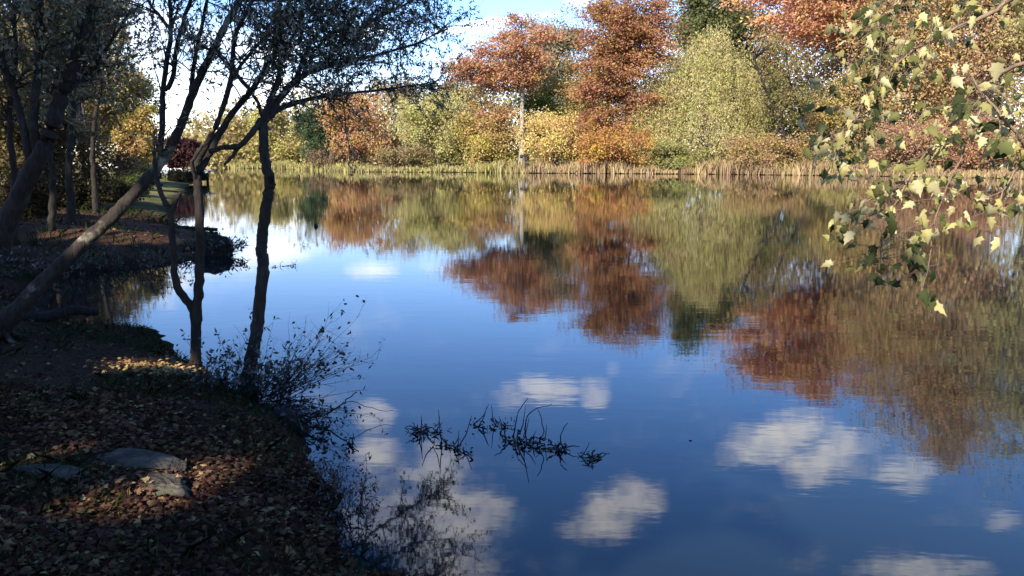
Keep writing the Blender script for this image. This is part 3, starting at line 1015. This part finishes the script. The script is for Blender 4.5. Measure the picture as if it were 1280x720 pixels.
# ------------------------------------------------------------------ lobed-leaved branches hanging in from the right
leaf_out = [(0, 0), (.12, .05), (.33, .06), (.27, .22), (.46, .42), (.25, .47), (.22, .68), (.09, .74), (0, 1.0),
            (-.09, .76), (-.20, .64), (-.25, .50), (-.44, .38), (-.27, .24), (-.34, .04), (-.12, .05)]
tv = [(0, .42, .08)] + [(x, y, -.34 * abs(x) - .32 * (y - .3) ** 2) for x, y in leaf_out]
tv = np.array(tv)
tf = np.array([(0, i, i % 16 + 1) for i in range(1, 17)])


def frames(axis, nrm):
    y = axis / (np.linalg.norm(axis, axis=1, keepdims=True) + 1e-9)
    x = np.cross(y, nrm)
    x /= np.linalg.norm(x, axis=1, keepdims=True) + 1e-9
    z = np.cross(x, y)
    return np.stack([x, y, z], -1)


rootR = thing('overhanging_tree', 'near tree whose lobed yellow and green leaves hang in at the right', 'tree', (4.6, 1.2, gz(4.6, 1.2)))
mb, lv = MB(), []
g0 = gz(4.6, 1.2)
tk = catmull([(4.6, 1.2, g0 - .1), (4.55, 1.25, 1.2), (4.5, 1.4, 2.4), (4.55, 1.6, 3.8), (4.4, 1.8, 5.2)], 5)
mb.tube(tk, [.15 - .004 * i for i in range(len(tk))], 9)
o1 = (4.55, 1.6, 3.6)
o2 = (4.5, 1.4, 2.5)
o3 = (4.5, 1.7, 4.2)
r1 = limb(mb, [o1, (3.9, 2.8, 3.7)] + px((1320, -30, 4.4), (1240, 15, 4.6), (1160, 52, 4.7), (1100, 100, 4.8), (1068, 150, 4.8), (1040, 182, 4.8)), .020, .002, 6)
r2 = limb(mb, [o2, (3.8, 2.8, 2.8)] + px((1310, 70, 4.2), (1240, 115, 4.3), (1180, 165, 4.3), (1135, 225, 4.3), (1105, 290, 4.3), (1100, 330, 4.3)), .016, .002, 6)
r3 = limb(mb, [o2, (3.7, 2.6, 2.5)] + px((1330, 165, 4.0), (1285, 190, 4.0), (1250, 250, 4.0), (1238, 288, 4.0)), .014, .002, 6)
r4 = limb(mb, [o3, (4.0, 3.2, 4.1)] + px((1350, -80, 5), (1250, -60, 5.2), (1170, -30, 5.3), (1110, 20, 5.3), (1085, 70, 5.3)), .018, .003, 6)
r5 = limb(mb, px((1240, 115, 4.3), (1220, 150, 4.2), (1195, 210, 4.1), (1170, 270, 4.1), (1160, 330, 4.1), (1150, 375, 4.1)), .006, .002, 5)
r6 = limb(mb, px((1285, 190, 4.0), (1265, 160, 3.9), (1230, 120, 3.9), (1212, 92, 3.9)), .010, .004, 5)
r7 = limb(mb, px((1135, 225, 4.3), (1105, 235, 4.3), (1070, 262, 4.3), (1048, 275, 4.3)), .008, .003, 5)


def hang(path, count, spread, f0=.35, petl=.05, size=(.05, .105)):
    m = len(path)
    for _ in range(count):
        f = f0 + (1 - f0) * rng.uniform(0, 1)
        i = min(int(f * (m - 1)), m - 2)
        p0 = np.array(path[i])
        off = rng.normal(0, spread, 3) * np.array([1, 1, .8])
        end = p0 + off - np.array([0, 0, abs(rng.normal(0, .02))])
        if np.linalg.norm(off) > .05:
            mid = (p0 + end) / 2 + rng.normal(0, .015, 3) + np.array([0, 0, .02])
            mb.tube([p0, mid, end], [.0024, .0018, .0012], 4, False)
        for _k in range(rng.integers(1, 4)):
            q = end + rng.normal(0, .035, 3)
            mb.tube([end, q], .0012, 3, False)
            lv.append((q, rng.uniform(*size)))


hang(r1, 85, .13, .42)
hang(r2, 74, .12, .38)
hang(r3, 20, .09, .5)
hang(r4, 95, .17, .42)
hang(r5, 24, .06, .2)
hang(r6, 14, .08, .2)
hang(r1[34:], 18, .09, 0)
hang(r7, 22, .05, .2)
hang(r1[18:34], 30, .2, 0)
hang(r4[12:28], 75, .2, 0)
mb.build('trunk', M_TWIG, rootR)
P = np.array([q for q, s in lv])
S = np.array([s for q, s in lv])
ax = rng.normal(0, .55, (len(P), 3)) + np.array([0, 0, -.8])
nr = rng.normal(0, .45, (len(P), 3)) + np.array([-.35, -.8, .4])
Fr = frames(ax, nr)
Fr[:, :, 0] *= rng.uniform(.38, .95, len(P))[:, None]
Fr[:, :, 2] *= rng.uniform(.3, 2.2, len(P))[:, None]
V, Fc = scatter(tv, tf, P, Fr, S)
np_part('crown', V, Fc, M_BIGLEAF, rootR, smooth=False)

# ------------------------------------------------------------------ bank cover
# reeds and dry grass along the far shore
fs = np.array(farshore)
seg = np.linalg.norm(np.diff(fs, axis=0), axis=1)
cum = np.concatenate([[0], np.cumsum(seg)])
nR = 15000
s = rng.uniform(0, cum[-1], nR)
ii = np.clip(np.searchsorted(cum, s) - 1, 0, len(seg) - 1)
tt = (s - cum[ii]) / seg[ii]
base = fs[ii] + (fs[ii + 1] - fs[ii]) * tt[:, None]
base = base + np.stack([rng.normal(0, .4, nR), 0.1 + rng.uniform(0, 1, nR) ** 1.5 * 4.5], -1)
patch = np.clip(0.45 + 0.5 * np.sin(s * .35) * np.sin(s * .13 + 1) + .35 * np.sin(s * 1.1 + 2 * np.sin(s * .5)), 0, 1.1)
hgt_k = np.where(base[:, 0] > 1, 1.6, 1.3)
zz = np.maximum(ground_z(base[:, 0], base[:, 1]), -0.05)
hgt = hgt_k * rng.uniform(.3, .8, nR) * (0.35 + .9 * patch)
lean = rng.normal(0, .22, (nR, 2))
th = rng.uniform(0, 3.14, nR)
wd = rng.uniform(.04, .09, nR)
ex = np.stack([np.cos(th) * wd, np.sin(th) * wd, np.zeros(nR)], -1)
B0 = np.stack([base[:, 0], base[:, 1], zz], -1)
mid = B0 + np.stack([lean[:, 0] * hgt * .3, lean[:, 1] * hgt * .3, hgt * .55], -1)
tip = B0 + np.stack([lean[:, 0] * hgt, lean[:, 1] * hgt, hgt], -1)
V = np.stack([B0 - ex, B0 + ex, mid + ex * .8, tip, mid - ex * .8], 1)
M_REED2 = foliage_material('brown_sedge', 0.3, 0.0, 0.03, clump=0.3, blend=.5, ramp=[
    (0.0, (.15, .095, .05)), (0.4, (.29, .205, .105)), (0.8, (.36, .26, .13)), (1.0, (.20, .18, .07))])
isr = (base[:, 0] + rng.normal(0, 1.5, nR)) > 1.0
for nm, sel, mt_, lb in (('reeds', ~isr, M_REED, 'yellow green reeds and grass along the far waterline left of the pale cypress trunk'),
                         ('sedge', isr, M_REED2, 'brown sedge along the far waterline right of the pale cypress trunk')):
    q = V[sel].reshape(-1, 3)
    ro = link(nm, np_mesh(nm, q, np.arange(len(q)).reshape(-1, 5)), mt_)
    ro['kind'] = 'stuff'
    ro['label'] = lb

# fallen leaves on the near bank
nL = 30000
X = rng.uniform(-8, 1.2, nL * 3)
Y = np.where(rng.uniform(0, 1, nL * 3) < .6, rng.uniform(2.6, 5.4, nL * 3), 2.6 + rng.uniform(0, 1, nL * 3) * 9)
X = np.where(Y < 5.4, rng.uniform(-4, .4, nL * 3), X)
d = signed(X, Y)
spitn = 9000
X[-spitn:] = rng.uniform(-16, -3, spitn)
Y[-spitn:] = rng.uniform(11, 27, spitn)
d = signed(X, Y)
keep = (d > .06) & (np.arange(nL * 3) < nL * 3) & (rng.uniform(0, 1, nL * 3) < np.clip(0.12 + 1.5 * fbm(X, Y, .55, 5) + np.clip((4.6 - Y) * .5, -.05, .6), 0.16, 1))
sel = np.where(keep)[0]
sel = np.concatenate([sel[sel < nL * 3 - spitn][:nL], sel[sel >= nL * 3 - spitn]])
X, Y = X[sel], Y[sel]
free = np.ones(len(X), bool)
for (u, v, rr) in ((170, 578, .30), (208, 604, .15), (62, 588, .20), (140, 572, .15)):
    q = on(u, v, .42)
    free &= (np.hypot(X - q.x, (Y - q.y) * 2.2) > rr) | (rng.uniform(0, 1, len(X)) < .12)
X, Y = X[free], Y[free]
Z = ground_z(X, Y) + rng.uniform(.004, .03, len(X))
P = np.stack([X, Y, Z], -1)
ax = rng.normal(0, 1, (len(P), 3)) * np.array([1, 1, .25])
nr = rng.normal(0, .5, (len(P), 3)) + np.array([0, 0, 1])
V, Fc = scatter(tv, tf, P, frames(ax, nr), rng.uniform(.022, .054, len(P)) * np.where(Y > 10.5, 1.7, 1.0))
lit = link('fallen_leaves', np_mesh('fallen_leaves', V, Fc), M_LITTER)
M_SUNLEAF = foliage_material('sunlit_leaves', 0.15, 0.0, 0.03, clump=2.0, ramp=[(0, (.14, .07, .03)), (.5, (.30, .18, .07)), (1, (.42, .28, .12))])  # lighter leaf colours stand for sun patches on the bank
gq = on(208, 459, .22)
gX, gY = gq.x + rng.normal(0, .24, 420), gq.y + rng.normal(0, .26, 420)
hq = on(176, 596, .44)
gX = np.concatenate([gX, hq.x + rng.normal(0, .12, 40)])
gY = np.concatenate([gY, hq.y + rng.normal(0, .07, 40)])
P = np.stack([gX, gY, ground_z(gX, gY) + rng.uniform(.01, .04, len(gX))], -1)
V, Fc = scatter(tv, tf, P, frames(rng.normal(0, 1, (len(P), 3)) * np.array([1, 1, .25]), rng.normal(0, .4, (len(P), 3)) + np.array([0, 0, 1])), rng.uniform(.03, .06, len(P)))
gl = link('fallen_leaves', np_mesh('fallen_leaves', V, Fc), M_SUNLEAF)
gl['kind'] = 'stuff'
gl['label'] = 'fallen leaves coloured as sunlit gold beside the twin stemmed tree and on the slabs'
lit['kind'] = 'stuff'
lit['label'] = 'brown and red fallen leaves over the shaded bank'


def blades(n, X, Y, hmin, hmax, wmin, wmax, lean_s=.4):
    Z = ground_z(X, Y)
    n = len(X)
    hg = rng.uniform(hmin, hmax, n)
    le = rng.normal(0, lean_s, (n, 2))
    th = rng.uniform(0, 3.14, n)
    wd = rng.uniform(wmin, wmax, n)
    ex = np.stack([np.cos(th) * wd, np.sin(th) * wd, np.zeros(n)], -1)
    B0 = np.stack([X, Y, Z - .01], -1)
    mid = B0 + np.stack([le[:, 0] * hg * .35, le[:, 1] * hg * .35, hg * .6], -1)
    tip = B0 + np.stack([le[:, 0] * hg, le[:, 1] * hg, hg * .95], -1)
    return np.stack([B0 - ex, B0 + ex, mid + ex * .7, tip, mid - ex * .7], 1).reshape(-1, 3), np.arange(5 * n).reshape(-1, 5)


nS = 9000
X = rng.uniform(-14, -4, nS)
Y = rng.uniform(12.5, 26, nS)
d = signed(X, Y)
keep = (d > .02) & ((fbm(X + 1, Y, .5, 4) > .30) | ((d < .45) & (rng.uniform(0, 1, nS) < .6)))
V, Fc = blades(0, X[keep], Y[keep], .06, .30, .005, .012, .6)
gs = link('grass', np_mesh('grass', V, Fc), M_GRASS)
gs['kind'] = 'stuff'
gs['label'] = 'dark tufts of grass on the mud spit'

nG = 38000
X = rng.uniform(-7, 1, nG)
Y = rng.uniform(2.8, 10, nG)
d = signed(X, Y)
gold = on(208, 459, .22)
keep = (d > .03) & (np.hypot(X - gold.x, (Y - gold.y) * .8) > .5) & ((fbm(X + 3, Y, .6, 4) > .22) | ((d < .5) & (rng.uniform(0, 1, nG) < .75)))
V, Fc = blades(0, X[keep], Y[keep], .03, .11, .002, .005, .7)
gr = link('grass', np_mesh('grass', V, Fc), M_GRASS)
gr['kind'] = 'stuff'
gr['label'] = 'short dark grass and moss on the near bank'


# ------------------------------------------------------------------ rocks, logs, brush and drift at the water's edge
def rock(name, label, cx, cy, sx_, sy_, sz_, rot, z=None, mat=M_STONE, seed=0, sharp=.25, cat='rock'):
    r_ = np.random.default_rng(seed)
    nu, nv = 72, 40
    u = np.linspace(0, 2 * math.pi, nu, endpoint=False)
    v = np.linspace(0, math.pi, nv)
    U, Vv = np.meshgrid(u, v)
    D = np.stack([np.cos(U) * np.sin(Vv), np.sin(U) * np.sin(Vv), np.cos(Vv)], -1)
    rad = np.ones(U.shape)
    for _ in range(12):                                   # cleave with planes
        nn = r_.normal(size=3)
        nn[2] *= .5
        nn /= np.linalg.norm(nn)
        dd = np.maximum((D * nn).sum(-1), 1e-3)
        rad = np.minimum(rad, r_.uniform(.62, .95) / dd)
    for o in range(7):
        fr = 2.2 * 1.9 ** o
        k = r_.normal(size=(3, 3))
        for j in range(3):
            rad = rad + .045 * .64 ** o * np.sin((D * k[j]).sum(-1) * fr + r_.uniform(0, 6))
    Pp = D * rad[..., None] * np.array([sx_, sy_, sz_])
    c_, s_ = math.cos(rot), math.sin(rot)
    Q = np.stack([Pp[..., 0] * c_ - Pp[..., 1] * s_, Pp[..., 0] * s_ + Pp[..., 1] * c_, Pp[..., 2]], -1)
    idx = np.arange(nu * nv).reshape(nv, nu)
    f = np.stack([idx[:-1], np.roll(idx[:-1], -1, 1), np.roll(idx[1:], -1, 1), idx[1:]], -1).reshape(-1, 4)
    me = np_mesh(name, Q.reshape(-1, 3), f, True)
    o = link(name, me, mat)
    o.location = (cx, cy, (gz(cx, cy) if z is None else z))
    return tag(o, label, cat)


p = on(170, 578, .42)
rock('flat_rock', 'broad flat grey slab lying among fallen leaves in the foreground', p.x, p.y, .34, .12, .045, -.35, z=gz(p.x, p.y) + .012, seed=4)
p = on(208, 604, .42)
rock('flat_rock', 'pale pointed stone at the right end of the broad grey slab', p.x, p.y, .19, .10, .055, -.7, z=gz(p.x, p.y) + .014, seed=8)
p = on(62, 588, .46)
rock('flat_rock', 'smooth dark grey slab left of the broad slab', p.x, p.y, .25, .10, .03, .05, z=gz(p.x, p.y) + .008, seed=15)
p = on(163, 622, .42)
rock('small_stone', 'small pale stone below the pale pointed stone', p.x, p.y, .035, .022, .02, .2, seed=21)
p = on(108, 605, .42)
rock('small_stone', 'small pale stone between the two slabs', p.x, p.y, .03, .02, .018, .7, seed=23)

# dark log lying at the head of the cove
p0, p1 = on(52, 396, .16), on(122, 390, .14)
root = thing('log', 'short black log on the bank at the near side of the cove', 'log', tuple(p0))
mb = MB()
limb(mb, [p0 + Vector((-.9, -.1, .05)), p0, p0.lerp(p1, .5) + Vector((0, 0, .05)), p1], .075, .05, 9)
limb(mb, [p0.lerp(p1, .35), p0.lerp(p1, .35) + Vector((.04, .02, .22)), p0.lerp(p1, .35) + Vector((.12, 0, .34))], .04, .02, 7)
mb.build('stem', M_WET, root)

# driftwood pole reaching into the water from the spit
p0, p1 = on(215, 284, .16), on(272, 287, .05)
root = thing('driftwood', 'thin straight driftwood pole reaching into the water from the mud spit', 'driftwood', tuple(p0))
mb = MB()
limb(mb, [p0 + Vector((-.8, .2, .05)), p0, p0.lerp(p1, .5), p1], .07, .045, 8)
mb.build('stem', M_WET, root)


def brush(name, label, cat, base, count, length, dirn, spread, r0, per, lcol, L=.05, W=.022, mat=M_WET, base_sp=.15, droop=.05, sub=3, lname='leaves'):
    root = thing(name, label, cat, tuple(base))
    mb, lv = MB(), []
    for _ in range(count):
        p0 = np.array(base) + rng.normal(0, 1, 3) * np.array([base_sp, base_sp, .01])
        d = np.array(dirn) + rng.normal(0, spread, 3)
        d /= np.linalg.norm(d)
        Ln = length * rng.uniform(.45, 1.2)
        pts = [p0]
        for s_ in range(6):
            d = d + rng.normal(0, .10, 3) - np.array([0, 0, droop])
            d /= np.linalg.norm(d)
            pts.append(pts[-1] + d * Ln / 6)
        mb.tube(pts, [r0 * (1 - .14 * i) for i in range(7)], 4, False)
        grow_twigs(mb, pts, sub, Ln * .35, r0 * .45, lv, (0, 0, .1), .2, 2, per=per)
        for _k in range(rng.poisson(per * .3)):
            j = rng.integers(2, 6)
            lv.append(pts[j] + rng.normal(0, .02, 3))
    mb.build('stems', mat, root)
    if lv:
        leafy(lv, root, L, W, lcol, name=lname)
    return root


BD = (.030, .030, .020)
q = on(300, 490, .1)
brush('brush', 'dense twiggy brush around the foot of the knobbly trunk', 'brush', (q.x, q.y, gz(q.x, q.y) - .02), 80, .60, (.05, .1, .8), .5, .004, 13, BD, base_sp=.17)
q = on(335, 495, .05)
brush('brush', 'long twigs fanning over the water right of the knobbly trunk', 'brush', (q.x, q.y, .02), 48, .85, (.62, .35, .55), .22, .004, 5, BD, base_sp=.1, droop=.03)
for (u, v, lab, cnt) in ((62, 344, 'dark tangled brush at the head of the cove behind the leaning trunk', 40), (122, 337, 'low dark brush on the near edge of the mud spit', 34),
                         (186, 333, 'sparse twiggy brush on the mud spit left of the broken stump', 26), (20, 352, 'dark brush against the left frame side beside the cove', 44)):
    q = on(u, v, .03)
    brush('brush', lab, 'brush', (q.x, q.y, max(gz(q.x, q.y), 0)), cnt, .65, (.05, -.1, .7), .6, .006, 12, (.045, .036, .02), L=.08, W=.03, base_sp=.35, sub=2)
q = on(272, 470, .12)
brush('brush', 'thin dark twigs between the twin stems and the knobbly trunk', 'brush', (q.x, q.y, gz(q.x, q.y) - .02), 30, .5, (.1, .2, .8), .35, .003, 6, BD, base_sp=.12)
q = on(408, 640, .02)
brush('brush', 'reddish brown weeds on the bank edge at the bottom', 'brush', (q.x, q.y, .02), 46, .32, (.3, .1, .8), .45, .003, 26, (.07, .035, .022), L=.035, W=.012, base_sp=.14)
q = on(375, 600, .05)
brush('brush', 'low dark weeds on the bank edge below the root mound', 'brush', (q.x, q.y, .03), 30, .22, (.3, .1, .8), .5, .003, 24, BD, L=.035, W=.014, base_sp=.12)

# mound of roots at the edge with twigs reaching out
q = on(352, 540, .0)
rootM = thing('root_mound', 'black mound of roots and earth in the water below the brush', 'root mound', (q.x, q.y, 0))
mo = rock('earth', '', q.x, q.y + .08, .24, .16, .14, -.3, z=.02, mat=M_WET, seed=31)
del mo['label'], mo['category']
mo.parent = rootM
mo.location = (0, .08, .02)
mb, lv = MB(), []
for k in range(70):
    a = rng.uniform(0, 6.28)
    r_ = rng.uniform(.05, .26)
    p0 = np.array([q.x + math.cos(a) * r_, q.y + .08 + math.sin(a) * r_ * .7, rng.uniform(.02, .13)])
    d = np.array([math.cos(a), math.sin(a), rng.uniform(-.2, .8)]) * rng.uniform(.05, .16)
    mb.tube([p0, p0 + d * .6 + rng.normal(0, .015, 3), p0 + d + np.array([0, 0, -.03])], [.006, .004, .002], 4, False)
    lv.append(p0 + d * .5)
    lv.append(p0 + d * .8 + rng.normal(0, .03, 3))
mb.build('roots', M_WET, rootM)
leafy(lv, rootM, .06, .03, BD, name='leaves')
q2 = on(385, 520, .05)
rootT = thing('fallen_twig', 'bare forked twig standing out over the water right of the root mound', 'twig', tuple(q2))
mb, lv = MB(), []
Yt = q2.y
m_ = limb(mb, px((366, 517, Yt), (395, 521, Yt), (412, 516, Yt), (430, 503, Yt), (446, 490, Yt)), .009, .004, 6)
limb(mb, px((428, 504, Yt), (440, 502, Yt + .05), (470, 512, Yt + .1), (492, 513, Yt + .1)), .004, .0015, 5)
limb(mb, px((395, 521, Yt), (405, 540, Yt - .1), (415, 552, Yt - .15)), .006, .003, 5)
limb(mb, px((405, 518, Yt), (400, 505, Yt), (392, 495, Yt)), .004, .002, 5)
mb.build('stem', M_WET, rootT)

for (u0, v0, u1, v1, r_, lab) in [(250, 640, 330, 668, .006, 'thin bare stick among red leaves at the bottom of the bank'),
                                  (60, 520, 118, 498, .007, 'short grey stick on the dark soil above the smooth slab'),
                                  (300, 560, 352, 590, .005, 'thin stick lying near the bank edge right of the slabs'),
                                  (20, 660, 92, 690, .006, 'bent stick on the leaves in the bottom left corner'),
                                  (120, 455, 172, 470, .008, 'stick on the bank left of the sunlit leaves')]:
    a, e = on(u0, v0, .42), on(u1, v1, .42)
    A_ = Vector((a.x, a.y, gz(a.x, a.y) + .02))
    E_ = Vector((e.x, e.y, gz(e.x, e.y) + .025))
    root = thing('stick', lab, 'stick', tuple(A_))
    mb = MB()
    md = A_.lerp(E_, .5) + Vector((0, .02, .02))
    limb(mb, [A_, md, E_], r_, r_ * .5, 6, wob=.004)
    limb(mb, [md, md + (E_ - A_) * .3 + Vector((.02, .06, .015))], r_ * .6, r_ * .3, 5, wob=.003)
    mb.build('stem', M_BARK, root)

# stump clump on the tip of the spit
q = on(268, 318, 0)
rootS = thing('stump', 'dark broken stump and weeds at the tip of the mud spit', 'stump', (q.x, q.y, 0))
s1 = rock('stump_wood', '', q.x, q.y, .50, .30, .34, .2, z=.08, mat=M_WET, seed=44)
del s1['label'], s1['category']
s1.parent = rootS
s1.location = (0, 0, .06)
mb, lv = MB(), []
for k in range(90):
    a = rng.uniform(0, 6.28)
    r_ = rng.uniform(.1, .62)
    p0 = np.array([q.x + math.cos(a) * r_, q.y + math.sin(a) * r_ * .7, rng.uniform(.0, .2)])
    d = np.array([math.cos(a) * .6, math.sin(a) * .4, rng.uniform(.1, .8)]) * rng.uniform(.15, .4)
    mb.tube([p0, p0 + d * .6 + rng.normal(0, .03, 3), p0 + d + np.array([0, 0, -.05])], [.010, .007, .003], 4, False)
    for _k in range(5):
        lv.append(p0 + d * rng.uniform(.3, 1) + rng.normal(0, .04, 3))
mb.build('weeds', M_WET, rootS)
leafy(lv, rootS, .10, .035, (.05, .05, .022), name='leaves')


# drift weed on the open water
def drift(label, pts, n_clump, tw, rad, seed):
    global rng
    rng = np.random.default_rng(seed)
    c0 = on(*pts[0])
    root = thing('floating_weed', label, 'floating weed', (c0.x, c0.y, 0))
    mb, lv = MB(), []
    path = [on(u, v, .012) for u, v in pts]
    path = catmull([tuple(p) for p in path], 6)
    for i0 in range(0, len(path) - 3, 5):
        sg = [np.array(p) + np.array([0, rng.normal(0, .02), -.004]) for p in path[i0:i0 + 4]]
        limb(mb, [tuple(p) for p in sg], .006, .003, 5, n=2, wob=.005)
    for k in range(n_clump):
        i = rng.integers(0, len(path))
        c = np.array(path[i]) + rng.normal(0, 1, 3) * np.array([rad, rad * 1.3, 0])
        big_ = rng.uniform(.5, 1.3)
        for _k in range(int(7 * big_)):
            lv.append(c + rng.normal(0, 1, 3) * np.array([.035, .05, 0]) * big_ + np.array([0, 0, abs(rng.normal(0, .018))]))
        for _k in range(2):
            dd = rng.normal(0, .06, 3)
            mb.tube([c, c + dd * .6 + np.array([0, 0, .02]), c + dd + np.array([0, 0, abs(dd[2]) * 1.2])], [.005, .004, .002], 4, False)
    for (u0, v0, u1, v1, u2, v2) in tw:
        a = on(u0, v0, -.02)
        limb(mb, [a, at(u1, v1, a.y), at(u2, v2, a.y + .05)], .006, .0025, 5, n=5, wob=.004)
    mb.build('stems', M_WET, root)
    leafy(lv, root, .045, .019, (.022, .022, .016), name='leaves', droop=.1)
    return root


drift('largest patch of floating weed with arching twigs on the open water', [(592, 530), (615, 533), (630, 545), (650, 555), (680, 556), (705, 560), (720, 572)], 22,
      [(642, 548, 646, 520, 660, 498), (668, 560, 680, 540, 672, 512), (706, 565, 700, 545, 710, 528), (634, 552, 628, 535, 618, 522), (655, 540, 662, 516, 690, 505)], .045, 5)
drift('small floating clump of weed right of the largest patch', [(735, 570), (748, 572), (760, 568)], 3, [(747, 573, 750, 568, 764, 567)], .012, 6)
drift('bushy dark weed clump left of the largest patch', [(518, 540), (530, 538), (548, 540)], 7, [(525, 542, 520, 534, 515, 528), (540, 542, 548, 535, 552, 528)], .03, 7)
drift('flat floating branch just below the bushy weed clump', [(545, 555), (560, 557), (572, 561), (586, 564)], 6, [(560, 558, 556, 552, 550, 546)], .014, 8)
drift('tiny weed tuft poking up near the forked twig', [(436, 553), (440, 556)], 1, [(440, 558, 441, 550, 442, 541)], .006, 9)
drift('sprig of weed on the water beside the knobbly trunk', [(340, 334), (355, 332), (372, 331)], 3, [(371, 334, 369, 330, 371, 325), (352, 334, 350, 330, 354, 326)], .03, 10)
rng = np.random.default_rng(77)
q = on(395, 283)
rock('waterfowl_snag', 'dark stub poking out of the river beyond the knobbly trunk', q.x, q.y, .06, .05, .07, .3, z=.02, mat=M_WET, seed=61, cat='snag')
q = on(432, 380)
rock('floating_snag', 'tiny dark stub on the river right of the brush', q.x, q.y, .026, .02, .012, .3, z=.002, mat=M_WET, seed=62, cat='snag')
q = on(863, 551)
rock('floating_snag', 'tiny dark speck of drift right of the largest floating weed', q.x, q.y, .016, .010, .005, .3, z=.001, mat=M_WET, seed=63, cat='snag')
# old post stub under the pale cypress
q = on(655, 216)
root = thing('mooring_post', 'dark weathered post at the waterline below the pale cypress trunk', 'post', (q.x, q.y, -.3))
mb = MB()
limb(mb, [(q.x, q.y, -.3), (q.x + .02, q.y, .8), (q.x - .03, q.y + .02, 1.9)], .22, .19, 10)
mb.build('stem', M_BARKD, root)
mb = MB()
limb(mb, [(q.x - .45, q.y - .01, 1.75), (q.x + .1, q.y, 1.85), (q.x + .55, q.y, 1.7)], .20, .16, 8)
mb.build('crosspiece', M_BARK, root)

# low dock far up the left bank
p0, p1 = on(203, 216, .5), on(266, 214.5, .5)
Yd = 60
xa, xb = at(202, 213, Yd).x, at(264, 213, Yd).x
root = thing('dock', 'low pale blue grey dock on dark posts up the left bank', 'dock', (xa, Yd, 0))
mb = MB()
for k in range(16):
    x0 = xa + (xb - xa) * k / 16
    mb.box((x0 + .01, Yd - .7, .80 + .004 * (k % 3)), (x0 + (xb - xa) / 16 - .01, Yd + .9, .88 + .004 * (k % 3)))
mb.build('deck', M_PALE, root, False)
mb = MB()
mb.box((xa, Yd - .76, .68), (xb, Yd - .705, .90))
mb.build('fascia', M_PALE, root, False)
for k in range(5):
    x0 = xa + .1 + (xb - xa - .2) * k / 4
    mb = MB()
    mb.tube([(x0, Yd - .55, -1.2), (x0, Yd - .55, .79)], .09, 8)
    mb.build('post', M_WET, root)
